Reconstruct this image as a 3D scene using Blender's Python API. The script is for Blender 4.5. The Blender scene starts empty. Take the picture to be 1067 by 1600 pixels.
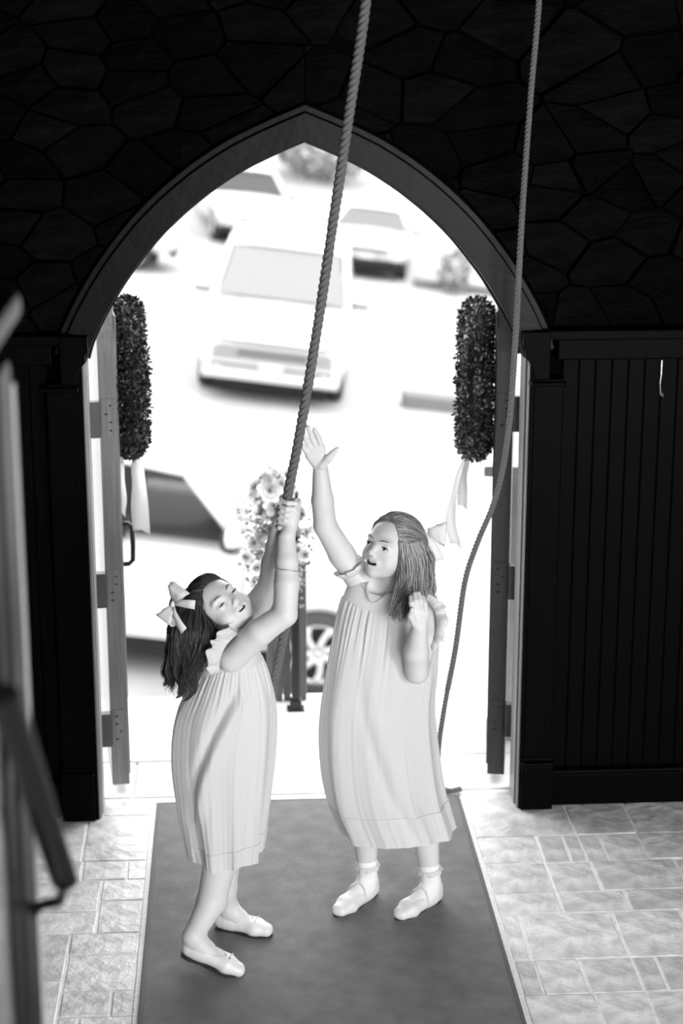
import bpy, math, random
import numpy as np
from mathutils import Vector, Matrix
random.seed(7); RNG = np.random.default_rng(7)
SC = bpy.context.scene; COL = SC.collection
PI = math.pi
# ------------------------------------------------------------------ camera
F_PX = 2843.0; YAW = math.radians(3.48); PITCH = math.radians(15.44)
CAM = np.array([-0.285, -6.2, 2.82])
cd = bpy.data.cameras.new('camera'); cam = bpy.data.objects.new('camera', cd); COL.objects.link(cam)
cam.location = CAM; cam.rotation_euler = (PI/2 - PITCH, 0, -YAW)
cd.sensor_fit = 'VERTICAL'; cd.sensor_height = 36; cd.sensor_width = 24
cd.lens = F_PX/1600*36; cd.clip_start = .05; cd.clip_end = 300
cd.dof.use_dof = True; cd.dof.focus_distance = 5.6; cd.dof.aperture_fstop = 2.0
SC.camera = cam
# ------------------------------------------------------------------ world, exposure, lights
SKY = 7.5; FILL = 385
w = bpy.data.worlds.new('world'); SC.world = w; w.use_nodes = True
bg = w.node_tree.nodes['Background']; bg.inputs[0].default_value = (1, 1, 1, 1); bg.inputs[1].default_value = SKY
SC.view_settings.view_transform = 'Standard'; SC.view_settings.look = 'None'
SC.view_settings.gamma = 1; SC.view_settings.use_curve_mapping = False; SC.view_settings.exposure = 0.0
def area(name, loc, target, sx, sy, power, portal=False):
    l = bpy.data.lights.new(name, 'AREA'); l.shape = 'RECTANGLE'; l.size = sx; l.size_y = sy; l.energy = power
    o = bpy.data.objects.new(name, l); COL.objects.link(o); o.location = loc
    o.rotation_euler = (Vector(target)-Vector(loc)).to_track_quat('-Z', 'Y').to_euler()
    if portal: l.cycles.is_portal = True
    return o
area('side_fill_light', (2.66, -5.2, 1.95), (0.0, -0.9, .9), 1.5, 1.5, FILL*.62)  # fill lamp added right of the camera to model the girls
area('nave_fill_light', (1.3, -7.9, 1.5), (0.0, -0.9, .9), 1.8, 1.9, FILL*.75)  # added fill behind the camera, kept low so the floor gets little
area('doorway_portal', (-.03, .12, 1.2), (-.03, -3, 1.2), 1.6, 2.5, 1, True)

# ------------------------------------------------------------------ measuring helpers (photo point + distance -> place)
_F = np.array([math.sin(YAW)*math.cos(PITCH), math.cos(YAW)*math.cos(PITCH), -math.sin(PITCH)])
_R = np.array([math.cos(YAW), -math.sin(YAW), 0]); _U = np.cross(_R, _F)
def ray(x, y):
    d = _F*F_PX+_R*(x-533.5)-_U*(y-800); return d/np.linalg.norm(d)
def P(x, y, Y):
    d = ray(x, y); return CAM+d*(Y-CAM[1])/d[1]
def G(x, y, Z=0.0):
    d = ray(x, y); return CAM+d*(Z-CAM[2])/d[2]

# ------------------------------------------------------------------ materials
def mat(name, v, rough=.6, spec=.5, noise=0, nscale=20, bump=0, bscale=60, metal=0, stretch=None, emit=0,
        trans=0, sss=0, rand=0, tone=False, alpha=1, coat=0):
    m = bpy.data.materials.new(name); m.use_nodes = True; nt = m.node_tree; N = nt.nodes; Lk = nt.links
    b = N['Principled BSDF']
    b.inputs['Base Color'].default_value = (v, v, v, 1); b.inputs['Roughness'].default_value = rough
    b.inputs['Metallic'].default_value = metal; b.inputs['Specular IOR Level'].default_value = spec
    b.inputs['Coat Weight'].default_value = coat
    if trans: b.inputs['Transmission Weight'].default_value = trans
    if sss:
        b.inputs['Subsurface Weight'].default_value = sss; b.inputs['Subsurface Radius'].default_value = (.01, .01, .01)
        b.inputs['Subsurface Scale'].default_value = 1
    if alpha < 1: b.inputs['Alpha'].default_value = alpha
    src = None
    tc = N.new('ShaderNodeTexCoord'); mp = N.new('ShaderNodeMapping'); Lk.new(tc.outputs['Object'], mp.inputs[0])
    if stretch: mp.inputs['Scale'].default_value = stretch
    def mul(a, lo, hi, sc, det=6):
        n = N.new('ShaderNodeTexNoise'); n.inputs['Scale'].default_value = sc; n.inputs['Detail'].default_value = det
        Lk.new(mp.outputs[0], n.inputs['Vector'])
        r = N.new('ShaderNodeMapRange'); r.inputs[1].default_value = .3; r.inputs[2].default_value = .7
        r.inputs[3].default_value = lo; r.inputs[4].default_value = hi; Lk.new(n.outputs[0], r.inputs[0]); return r.outputs[0]
    def prod(a, b_):
        x = N.new('ShaderNodeMath'); x.operation = 'MULTIPLY'
        if isinstance(a, float): x.inputs[0].default_value = a
        else: Lk.new(a, x.inputs[0])
        Lk.new(b_, x.inputs[1]); return x.outputs[0]
    if noise: src = prod(float(v), mul(0, 1-noise, 1+noise, nscale))
    if rand:
        oi = N.new('ShaderNodeObjectInfo'); r = N.new('ShaderNodeMapRange'); r.inputs[3].default_value = 1-rand; r.inputs[4].default_value = 1+rand
        Lk.new(oi.outputs['Random'], r.inputs[0]); src = prod(src if src else float(v), r.outputs[0])
    if tone:
        at = N.new('ShaderNodeAttribute'); at.attribute_name = 'tone'; src = prod(src if src else float(v), at.outputs['Fac'])
    if src:
        cb = N.new('ShaderNodeCombineColor')
        for i in range(3): Lk.new(src, cb.inputs[i])
        Lk.new(cb.outputs[0], b.inputs['Base Color'])
    if bump:
        n = N.new('ShaderNodeTexNoise'); n.inputs['Scale'].default_value = bscale; n.inputs['Detail'].default_value = 8
        Lk.new(mp.outputs[0], n.inputs['Vector'])
        bp = N.new('ShaderNodeBump'); bp.inputs['Strength'].default_value = bump; bp.inputs['Distance'].default_value = .01
        Lk.new(n.outputs[0], bp.inputs['Height']); Lk.new(bp.outputs[0], b.inputs['Normal'])
    return m
def cloth_mat(name, v, tr):
    m = mat(name, v, .8, .2, bump=.15, bscale=500); nt = m.node_tree; N = nt.nodes
    t = N.new('ShaderNodeBsdfTranslucent'); t.inputs[0].default_value = (v, v, v, 1)
    mx = N.new('ShaderNodeMixShader'); mx.inputs[0].default_value = tr
    nt.links.new(N['Principled BSDF'].outputs[0], mx.inputs[1]); nt.links.new(t.outputs[0], mx.inputs[2])
    nt.links.new(mx.outputs[0], N['Material Output'].inputs[0]); return m
def glass_mat(name, tint, alpha):
    m = mat(name, tint, .08, .14, alpha=alpha); return m
M = dict(frost=mat('added_window_pane', .5, .4, .5),
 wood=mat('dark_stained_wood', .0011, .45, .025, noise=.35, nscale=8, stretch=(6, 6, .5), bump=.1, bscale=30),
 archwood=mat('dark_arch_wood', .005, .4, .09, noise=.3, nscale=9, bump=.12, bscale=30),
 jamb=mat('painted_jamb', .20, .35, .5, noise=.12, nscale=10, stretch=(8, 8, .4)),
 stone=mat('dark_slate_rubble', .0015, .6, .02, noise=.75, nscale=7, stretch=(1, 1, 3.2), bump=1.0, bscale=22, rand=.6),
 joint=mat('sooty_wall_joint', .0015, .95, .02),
 plaster=mat('dark_plaster', .05, .9, .1),
 tile=mat('floor_slate', .60, .45, .4, noise=.32, nscale=13, bump=.8, bscale=24, rand=.16),
 mortar=mat('light_mortar', .78, .85, .3, noise=.12, nscale=60, bump=.3, bscale=200),
 rug=mat('charcoal_rug', .20, .75, .3, noise=.16, nscale=14, bump=.8, bscale=420),
 rugrim=mat('rug_binding', .09, .7, .3),
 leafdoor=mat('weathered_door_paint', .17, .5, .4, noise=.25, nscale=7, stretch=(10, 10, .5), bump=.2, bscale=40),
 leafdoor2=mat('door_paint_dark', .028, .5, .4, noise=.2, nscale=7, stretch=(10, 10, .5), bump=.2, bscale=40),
 hinge=mat('hinge_iron', .06, .5, .5, metal=.3, noise=.2),
 black=mat('black_iron', .006, .4, .4),
 rope=mat('hemp_rope', .115, .85, .2, noise=.3, nscale=300),
 rope2=mat('thin_hemp_rope', .13, .85, .2, noise=.3, nscale=300),
 skin=mat('skin', .60, .5, .35, sss=.12, tone=True),
 eye=mat('eye_white', .75, .15, .5), iris=mat('iris', .02, .1, .5), teeth=mat('teeth', .8, .3, .5), brow=mat('brow_hair', .07, .8, .2),
 hairA=mat('light_brown_hair', .17, .38, .5, rand=0, tone=True), hairB=mat('dark_hair', .022, .38, .5, tone=True),
 dress=cloth_mat('white_dress_cloth', .80, .38), frill=cloth_mat('white_frill_cloth', .82, .42), ribbon=cloth_mat('satin_ribbon', .85, .3),
 sock=mat('white_sock', .8, .9, .1, bump=.3, bscale=300), shoe=mat('white_leather', .70, .4, .4), sole=mat('shoe_sole', .03, .7, .2),
 leaf=mat('boxwood_leaf', .018, .35, .5, rand=.3, tone=True), petal=cloth_mat('white_petal', .82, .35), stem=mat('flower_greenery', .24, .5, .3, tone=True),
 carpaint=mat('pale_car_paint', .30, .25, .5, coat=.5), glass=glass_mat('car_glass', .012, .55), glass2=glass_mat('windshield_glass', .115, .97), tyre=mat('dusty_tyre', .03, .8, .2),
 trimdark=mat('dark_vehicle_trim', .005, .6, .3), trimgrey=mat('grey_vehicle_trim', .085, .5, .3), alloy=mat('alloy', .28, .3, .5), lamp=mat('headlamp', .5, .1, .6), seat=mat('seat_cloth', .55, .8, .2),
 street=mat('pale_asphalt', .19, .8, .3, noise=.12, nscale=1.2, bump=.2, bscale=20), porch=mat('porch_stone', .60, .6, .4, noise=.1, nscale=9, bump=.2, bscale=30, rand=.05),
 white=mat('white_paint', .88, .6, .3, noise=.04), greyboard=mat('grey_boards', .10, .6, .3, noise=.25, nscale=12, stretch=(6, 6, .5)),
 foliage=mat('pale_hedge_leaf', .17, .7, .2, tone=True), kerb=mat('grey_kerb', .085, .8, .2), gloss=mat('varnished_partition', .17, .22, .6, noise=.4, nscale=5, stretch=(1, 3, .4)),
 rail=mat('dark_handrail', .004, .35, .10), brass=mat('pale_wire', .5, .3, .5, metal=.6))

# ------------------------------------------------------------------ mesh helpers
def link(name, me, m=None, parent=None, smooth=False):
    o = bpy.data.objects.new(name, me); COL.objects.link(o)
    if m is not None and not me.materials: me.materials.append(m)
    if parent is not None: o.parent = parent
    if smooth: me.polygons.foreach_set('use_smooth', [True]*len(me.polygons))
    return o
class MB:
    def __init__(s): s.v = []; s.f = []; s.t = []; s.tone = 1.0
    def add(s, vs, fs):
        k = len(s.v); s.v += [tuple(map(float, p)) for p in vs]; s.t += [s.tone]*len(vs); s.f += [tuple(i+k for i in f) for f in fs]; return s
    def box(s, c, d, rot=None):
        h = [x/2 for x in d]; vs = [Vector((sx*h[0], sy*h[1], sz*h[2])) for sx in (-1, 1) for sy in (-1, 1) for sz in (-1, 1)]
        if rot is not None: vs = [rot@p for p in vs]
        return s.add([p+Vector(c) for p in vs], [(0, 1, 3, 2), (4, 6, 7, 5), (0, 4, 5, 1), (2, 3, 7, 6), (0, 2, 6, 4), (1, 5, 7, 3)])
    def bb(s, x0, x1, y0, y1, z0, z1): return s.box(((x0+x1)/2, (y0+y1)/2, (z0+z1)/2), (x1-x0, y1-y0, z1-z0))
    def tube(s, pts, r, n=8, cap=True, flat=1.0, nrm=None):
        pts = [np.array(p, float) for p in pts]; m = len(pts); rr = r if hasattr(r, '__len__') else [r]*m
        vs = []; u = None
        for i in range(m):
            t = pts[min(i+1, m-1)]-pts[max(i-1, 0)]; t = t/(np.linalg.norm(t)+1e-12)
            if u is None:
                a = np.array(nrm, float) if nrm is not None else (np.array([0, 0, 1.]) if abs(t[2]) < .9 else np.array([1., 0, 0])); u = a-t*(a@t)
            else: u = u-t*(u@t)
            u = u/(np.linalg.norm(u)+1e-12); w_ = np.cross(t, u)
            for k in range(n):
                q = 2*PI*k/n; vs.append(pts[i]+rr[i]*(math.cos(q)*u*flat+math.sin(q)*w_))
        fs = [(i*n+k, i*n+(k+1) % n, (i+1)*n+(k+1) % n, (i+1)*n+k) for i in range(m-1) for k in range(n)]
        if cap: fs += [tuple(range(n-1, -1, -1)), tuple(range((m-1)*n, m*n))]
        return s.add(vs, fs)
    def grid(s, rows, closed=True):
        n = len(rows[0]); vs = [p for r in rows for p in r]; e = n if closed else n-1
        return s.add(vs, [(i*n+k, i*n+(k+1) % n, (i+1)*n+(k+1) % n, (i+1)*n+k) for i in range(len(rows)-1) for k in range(e)])
    def ell(s, c, r, n=16, m=10, rot=None):
        vs = []
        for i in range(m+1):
            a = PI*i/m
            for k in range(n):
                b = 2*PI*k/n; p = Vector((r[0]*math.sin(a)*math.cos(b), r[1]*math.sin(a)*math.sin(b), r[2]*math.cos(a)))
                if rot is not None: p = rot@p
                vs.append(p+Vector(c))
        return s.add(vs, [(i*n+k, (i+1)*n+k, (i+1)*n+(k+1) % n, i*n+(k+1) % n) for i in range(m) for k in range(n)])
    def prism(s, poly, y0, y1, ax=1):
        n = len(poly)
        def q(p, y): return (p[0], y, p[1]) if ax == 1 else ((y, p[0], p[1]) if ax == 0 else (p[0], p[1], y))
        return s.add([q(p, y0) for p in poly]+[q(p, y1) for p in poly], [tuple(range(n)), tuple(range(2*n-1, n-1, -1))]+[(i, n+i, n+(i+1) % n, (i+1) % n) for i in range(n)])
    def build(s, name, m, parent=None, smooth=False, bevel=0, solid=0, sub=0, seg=2):
        me = bpy.data.meshes.new(name); me.from_pydata(s.v, [], s.f); me.update()
        a = me.attributes.new('tone', 'FLOAT', 'POINT'); a.data.foreach_set('value', s.t)
        o = link(name, me, m if isinstance(m, bpy.types.Material) else M[m], parent, smooth)
        if bevel:
            b = o.modifiers.new('bevel', 'BEVEL'); b.width = bevel; b.segments = seg; b.limit_method = 'ANGLE'
        if solid:
            b = o.modifiers.new('solid', 'SOLIDIFY'); b.thickness = solid; b.offset = 0
        if sub:
            b = o.modifiers.new('sub', 'SUBSURF'); b.levels = sub; b.render_levels = sub
        return o
def tag(o, label=None, cat=None, group=None, kind=None):
    if label: o['label'] = label
    if cat: o['category'] = cat
    if group: o['group'] = group
    if kind: o['kind'] = kind
    return o
def empty(name, loc=(0, 0, 0), rot=None):
    o = bpy.data.objects.new(name, None); COL.objects.link(o); o.empty_display_size = .1
    if rot is not None: o.matrix_world = Matrix.Translation(Vector(loc))@rot.to_4x4()
    else: o.location = loc
    return o
def spline(pts, n):
    pts = [np.array(p, float) for p in pts]; Q = [2*pts[0]-pts[1]]+pts+[2*pts[-1]-pts[-2]]; out = []
    m = len(pts)-1
    for j in range(n):
        t = j/(n-1)*m; i = min(int(t), m-1); u = t-i; a, b, c, d = Q[i:i+4]
        out.append(.5*((2*b)+(-a+c)*u+(2*a-5*b+4*c-d)*u*u+(-a+3*b-3*c+d)*u**3))
    return out

# ------------------------------------------------------------------ smooth-union volume -> one continuous skin
class SDF:
    def __init__(s, lo, hi, h):
        s.lo = np.array(lo, float); s.h = h; s.n = (np.ceil((np.array(hi)-s.lo)/h)).astype(int)+1
        s.D = np.full(s.n, 1.0, np.float32)
    def _box(s, lo, hi):
        i0 = np.clip(np.floor((np.array(lo)-s.lo)/s.h).astype(int), 0, s.n); i1 = np.clip(np.ceil((np.array(hi)-s.lo)/s.h).astype(int)+1, 0, s.n)
        sl = tuple(slice(a, b) for a, b in zip(i0, i1)); ax = [(s.lo[k]+s.h*np.arange(i0[k], i1[k])).astype(np.float32) for k in range(3)]
        return sl, np.meshgrid(*ax, indexing='ij', sparse=True)
    def _mix(s, sl, d, k, sub):
        A = s.D[sl]
        if sub: A = -A
        if k > 0:
            hh = np.clip(.5+.5*(A-d)/k, 0, 1); R = A*(1-hh)+d*hh-k*hh*(1-hh)
        else: R = np.minimum(A, d)
        s.D[sl] = -R if sub else R
    def cap(s, a, b, ra, rb=None, k=.01, sub=False):
        a = np.array(a, float); b = np.array(b, float); rb = ra if rb is None else rb; m = max(ra, rb)+k+3*s.h
        sl, (X, Y, Z) = s._box(np.minimum(a, b)-m, np.maximum(a, b)+m); v = b-a; L = v@v+1e-12
        t = np.clip(((X-a[0])*v[0]+(Y-a[1])*v[1]+(Z-a[2])*v[2])/L, 0, 1)
        d = np.sqrt((X-a[0]-t*v[0])**2+(Y-a[1]-t*v[1])**2+(Z-a[2]-t*v[2])**2)-(ra+(rb-ra)*t)
        s._mix(sl, d.astype(np.float32), k, sub); return s
    def chain(s, pts, rs, k=.01):
        for i in range(len(pts)-1): s.cap(pts[i], pts[i+1], rs[i], rs[i+1], k)
        return s
    def ell(s, c, r, R=None, k=.01, sub=False):
        c = np.array(c, float); r = np.array(r, float); R = np.eye(3) if R is None else R; e = np.abs(R)@r+k+3*s.h
        sl, (X, Y, Z) = s._box(c-e, c+e); q = [((X-c[0])*R[0, i]+(Y-c[1])*R[1, i]+(Z-c[2])*R[2, i]) for i in range(3)]
        k0 = np.sqrt(sum((q[i]/r[i])**2 for i in range(3))); k1 = np.sqrt(sum((q[i]/r[i]**2)**2 for i in range(3)))+1e-9
        s._mix(sl, (k0*(k0-1)/k1).astype(np.float32), k, sub); return s
    def mesh(s):
        D = s.D; n = s.n; I = D < 0
        c = np.zeros(n-1, np.int8)
        for dx in (0, 1):
            for dy in (0, 1):
                for dz in (0, 1): c += I[dx:n[0]-1+dx, dy:n[1]-1+dy, dz:n[2]-1+dz]
        cells = np.argwhere((c > 0) & (c < 8)); idx = np.full(n-1, -1, np.int32); idx[tuple(cells.T)] = np.arange(len(cells))
        cor = np.array([[i >> 2 & 1, i >> 1 & 1, i & 1] for i in range(8)])
        val = np.stack([D[tuple((cells+o).T)] for o in cor], 1); S = np.zeros((len(cells), 3)); W = np.zeros(len(cells))
        for i in range(8):
            for b in (1, 2, 4):
                if i & b: continue
                j = i | b; a_, b_ = val[:, i], val[:, j]; m = (a_ < 0) != (b_ < 0); t = np.where(m, a_/(a_-b_+1e-12), 0)
                S[m] += cor[i]+(cor[j]-cor[i])*t[m, None]; W[m] += 1
        V = s.lo+s.h*(cells+S/W[:, None]); Fs = []
        for ax in range(3):
            o1, o2 = [k for k in range(3) if k != ax]
            a = [slice(1, n[k]-1) for k in range(3)]; b = list(a); a[ax] = slice(0, n[ax]-1); b[ax] = slice(1, n[ax])
            A = I[tuple(a)]; B = I[tuple(b)]; base = np.array([1, 1, 1]); base[ax] = 0
            for flip, mask in ((False, A & ~B), (True, B & ~A)):
                e = np.argwhere(mask)+base; d1 = np.zeros(3, int); d1[o1] = 1; d2 = np.zeros(3, int); d2[o2] = 1
                q = np.stack([idx[tuple((e-d1-d2).T)], idx[tuple((e-d2).T)], idx[tuple(e.T)], idx[tuple((e-d1).T)]], 1)
                if flip != (ax == 1): q = q[:, ::-1]
                Fs.append(q)
        return V, np.concatenate(Fs)
    def build(s, name, m, parent=None, tonef=None, smooth_it=0):
        V, Fq = s.mesh()
        if smooth_it:
            ed = np.concatenate([Fq[:, [0, 1]], Fq[:, [1, 2]], Fq[:, [2, 3]], Fq[:, [3, 0]]]); cnt = np.bincount(ed.ravel(), minlength=len(V))[:, None]
            for _ in range(smooth_it):
                A = np.zeros_like(V)
                for k in range(3):
                    A[:, k] = np.bincount(ed[:, 0], V[ed[:, 1], k], len(V))+np.bincount(ed[:, 1], V[ed[:, 0], k], len(V))
                V = V*.5+.5*A/np.maximum(cnt, 1)
        me = bpy.data.meshes.new(name); me.vertices.add(len(V)); me.vertices.foreach_set('co', V.ravel().astype(np.float32))
        me.loops.add(Fq.size); me.loops.foreach_set('vertex_index', Fq.ravel().astype(np.int32)); me.polygons.add(len(Fq))
        me.polygons.foreach_set('loop_start', np.arange(0, Fq.size, 4, dtype=np.int32)); me.polygons.foreach_set('loop_total', np.full(len(Fq), 4, np.int32))
        me.update(calc_edges=True); me.validate()
        a = me.attributes.new('tone', 'FLOAT', 'POINT'); t = np.ones(len(V), np.float32) if tonef is None else tonef(V).astype(np.float32); a.data.foreach_set('value', t)
        return link(name, me, M[m], parent, True)

# ================================================================== SETTING
CX = -.033
def struct(mb, name, m, **k): return tag(mb.build(name, m, **k), kind='structure')
# floor base and slate tiles
fl = struct(MB().bb(-3, 3, -8, .06, -.12, -.0035), 'floor', 'mortar')
R_T = [(-.348, .045, [.545, .905, 1.125, 1.5, 1.95, 2.4]), (-.556, -.348, [.545, .757, .85, .905, .98, 1.12, 1.42, 1.7, 2.1]),
       (-.775, -.556, [.545, .757, .913, 1.203, 1.5, 1.8]), (-.92, -.775, [.545, .757, .982, 1.25, 1.6]), (-1.215, -.92, [.545, .605, .91, 1.134, 1.45, 1.7]),
       (-1.42, -1.215, [.545, .61, .75, .912, .985, 1.16, 1.5]), (-1.62, -1.42, [.545, .76, .912, 1.2, 1.45]), (-1.85, -1.62, [.545, .66, .95, 1.2, 1.4]),
       (-2.15, -1.85, [.545, .85, 1.1, 1.4])]
L_T = [(-.09, .045, [-.80, -.604]), (-.455, -.09, [-1.5, -1.2, -.83, -.604]), (-.597, -.455, [-1.5, -1.08, -.822, -.67, -.604]), (-.747, -.597, [-.748, -.604]),
       (-.964, -.747, [-.748, -.604]), (-.82, -.597, [-1.4, -1.0, -.748]), (-.964, -.82, [-1.4, -1.15, -.748]), (-1.097, -.964, [-.823, -.604]),
       (-1.319, -1.097, [-.823, -.604]), (-1.248, -.964, [-1.3, -1.02, -.823]), (-1.6, -1.248, [-1.3, -1.05, -.823]), (-1.459, -1.319, [-.823, -.673, -.604]),
       (-1.60, -1.459, [-.823, -.76, -.604]), (-1.9, -1.6, [-1.2, -.95, -.7, -.604]), (-2.2, -1.9, [-1.1, -.85, -.604])]
rows_all = [(y0, y1, xs) for (y0, y1, xs) in R_T+L_T]+[(.0, .045, [-.604, -.2, .2, .545])]
for (y0, y1, xs) in rows_all:
    for a, b in zip(xs[:-1], xs[1:]):
        g = .0045; mb = MB(); j = [random.uniform(-.002, .002) for _ in range(8)]; t = random.uniform(-.0015, .001)
        x0, x1, Y0, Y1 = a+g, b-g, y0+g, y1-g
        mb.add([(x0+j[0]-(a+b)/2, Y0+j[1]-(y0+y1)/2, -.012), (x1+j[2]-(a+b)/2, Y0+j[3]-(y0+y1)/2, -.012), (x1+j[4]-(a+b)/2, Y1+j[5]-(y0+y1)/2, -.012), (x0+j[6]-(a+b)/2, Y1+j[7]-(y0+y1)/2, -.012)], [])
        mb.add([(v[0], v[1], t) for v in mb.v[:4]], [(-4, -3, 1, 0), (-3, -2, 2, 1), (-2, -1, 3, 2), (-1, -4, 0, 3), (0, 1, 2, 3)])
        o = mb.build('floor_tile', 'tile', fl, bevel=.0025, seg=1); o.location = ((a+b)/2, (y0+y1)/2, 0)
struct(MB().bb(-.604, -.589, -3.3, .0, -.012, .001), 'trim_1', 'mortar'); struct(MB().bb(.531, .545, -3.3, .0, -.012, .001), 'trim_2', 'mortar')
# rug
rug = tag(empty('rug', (-.029, -1.65, 0)), 'long flat charcoal entrance rug the two girls stand on', 'rug')
MB().bb(-.545, .545, -1.63, 1.64, -.004, .007).build('pile', 'rug', rug)
for (x0, x1, y0, y1) in ((-.559, -.545, -1.65, 1.65), (.545, .559, -1.65, 1.65), (-.545, .545, 1.64, 1.65), (-.545, .545, -1.65, -1.63)):
    MB().bb(x0, x1, y0, y1, -.004, .0075).build('edge_binding', 'rugrim', rug, bevel=.002)
# arch profile (dx, z)
HP = [(0, 2.400), (.07, 2.371), (.13, 2.344), (.21, 2.304), (.3, 2.247), (.36, 2.202), (.42, 2.152), (.49, 2.084), (.55, 2.014), (.61, 1.935), (.66, 1.856), (.70, 1.785), (.73, 1.72), (.745, 1.67)]
HP = [tuple(p) for p in spline(HP, 28)]
def offs(off):
    out = []
    for i, p in enumerate(HP):
        a = HP[max(i-1, 0)]; b = HP[min(i+1, len(HP)-1)]; t = np.array(b)-np.array(a); t = t/np.linalg.norm(t); n = np.array([-t[1], t[0]])
        q = np.array(p)+n*off
        if i == 0: q = np.array([0, p[1]+off/abs(n[1])])
        out.append((float(q[0]), float(q[1])))
    return out
def strip(i0, i1, a, b, y0, y1, side):
    A = offs(a)[i0:i1+1]; B = offs(b)[i0:i1+1]; mb = MB(); rows = []
    for p, q in zip(A, B): rows.append([(CX+side*p[0], y0, p[1]), (CX+side*q[0], y0, q[1]), (CX+side*q[0], y1, q[1]), (CX+side*p[0], y1, p[1])])
    mb.grid(rows); mb.add(rows[0], [(0, 1, 2, 3)]); mb.add(rows[-1], [(3, 2, 1, 0)]); return mb
# front wall backing: two halves round the pointed opening
O = offs(.03)
wf = empty('wall_front', (0, 0, 0)); tag(wf, kind='structure')
for sd in (-1, 1):
    poly = [(CX, 3.9)]+[(CX+sd*p[0], p[1]) for p in O]+[(CX+sd*.775, 0), (CX+sd*2.7, 0), (CX+sd*2.7, 3.9)]
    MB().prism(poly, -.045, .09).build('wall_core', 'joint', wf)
# rubble stones of the wall, clipped outside the arch trim
def clip(poly, n, d):
    out = []
    for i in range(len(poly)):
        p, q = np.array(poly[i]), np.array(poly[(i+1) % len(poly)]); a, b = p@n-d, q@n-d
        if a >= 0: out.append(p)
        if (a >= 0) != (b >= 0): out.append(p+(q-p)*a/(a-b))
    return out
OT = np.array([(abs(x), z) for x, z in offs(.118)])
seeds = []
for _ in range(4000):
    q = np.array([random.uniform(-1.75, 2.0), random.uniform(1.78, 3.2)]); rmin = .075+.06*random.random()
    if all(abs(q[0]-p[0])/2.0+abs(q[1]-p[1]) > rmin for p in seeds): seeds.append(q)
    if len(seeds) > 190: break
for q in seeds:
    poly = [np.array(p) for p in ((-1.8, 1.77), (2.1, 1.77), (2.1, 3.25), (-1.8, 3.25))]
    for p in seeds:
        if p is q or abs(p[0]-q[0]) > .9 or abs(p[1]-q[1]) > .5: continue
        dlt = (q-p)*np.array([.42, 1.0]); mid = (q+p)/2; nn = dlt/np.linalg.norm(dlt); poly = clip(poly, nn, nn@mid+.0018)
        if len(poly) < 3: break
    if len(poly) < 3: continue
    cross = min(p[0] for p in poly) < CX < max(p[0] for p in poly)
    for piece, sd in (((clip(poly, np.array([1., 0]), CX), 1), (clip(poly, np.array([-1., 0]), -CX), -1)) if cross and q[1] < 2.75 else ((poly, 1 if q[0] > CX else -1),)):
        if len(piece) < 3: continue
        for _ in range(2):
            c = sum(piece)/len(piece); cc = np.array([sd*(c[0]-CX), c[1]])
            i = int(np.argmin(((OT-cc)**2).sum(1))); i = min(max(i, 1), len(OT)-2); t = OT[i+1]-OT[i-1]; t /= np.linalg.norm(t); n = np.array([-t[1], t[0]])
            nn = np.array([sd*n[0], n[1]]); d0 = nn@np.array([CX+sd*OT[i][0], OT[i][1]]); piece = clip(piece, nn, d0)
            if len(piece) < 3: break
        if len(piece) < 3: continue
        c = sum(piece)/len(piece); dep = random.uniform(.01, .045); mb = MB(); m_ = len(piece)
        tl = np.array([random.uniform(-.08, .08), random.uniform(-.12, .12)])
        vs = [(p[0]-c[0], 0, p[1]-c[1]) for p in piece]+[((p[0]-c[0])*.96, -dep+tl@(p-c)+random.uniform(-.004, .004), (p[1]-c[1])*.95) for p in piece]+[(0, -dep-random.uniform(0, .012), 0)]
        fs = [(k, (k+1) % m_, m_+(k+1) % m_, m_+k) for k in range(m_)]+[(m_+k, m_+(k+1) % m_, 2*m_) for k in range(m_)]
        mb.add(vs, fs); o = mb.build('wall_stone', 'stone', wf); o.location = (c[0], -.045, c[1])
# arch trim: face band, inner stepped rebates, outer raised lip
k = 3
for sd, nm in ((-1, 'left'), (1, 'right')):
    e = tag(empty('trim_%d' % k), kind='structure'); k += 1
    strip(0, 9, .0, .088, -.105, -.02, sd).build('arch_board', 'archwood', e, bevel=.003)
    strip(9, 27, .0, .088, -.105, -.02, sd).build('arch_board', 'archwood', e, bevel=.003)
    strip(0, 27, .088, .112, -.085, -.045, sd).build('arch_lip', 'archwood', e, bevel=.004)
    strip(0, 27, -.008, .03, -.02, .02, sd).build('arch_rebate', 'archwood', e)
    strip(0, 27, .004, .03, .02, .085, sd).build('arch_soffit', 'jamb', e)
# door jambs with stepped fillets
for sd, nm in ((-1, 'door_jamb'), (1, 'door_jamb')):
    e = tag(empty('trim_%d' % k), kind='structure'); k += 1
    q = 0 if sd > 0 else -.008
    for (a, b, y0, y1, m_) in ((.766, .80, -.122, -.108, 'wood'), (.758, .80, -.108, -.098, 'jamb'), (.772, .80, -.098, -.072, 'wood'), (.755, .80, -.072, -.024, 'jamb'), (.764, .80, -.024, -.010, 'wood'), (.757, .80, -.012, .045, 'jamb')):
        a += q
        xa, xb = sorted((CX+sd*a, CX+sd*b)); MB().bb(xa, xb, y0, y1, 0, 1.68+max(0, .0)).build('jamb_fillet', m_, e, bevel=.003)
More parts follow.
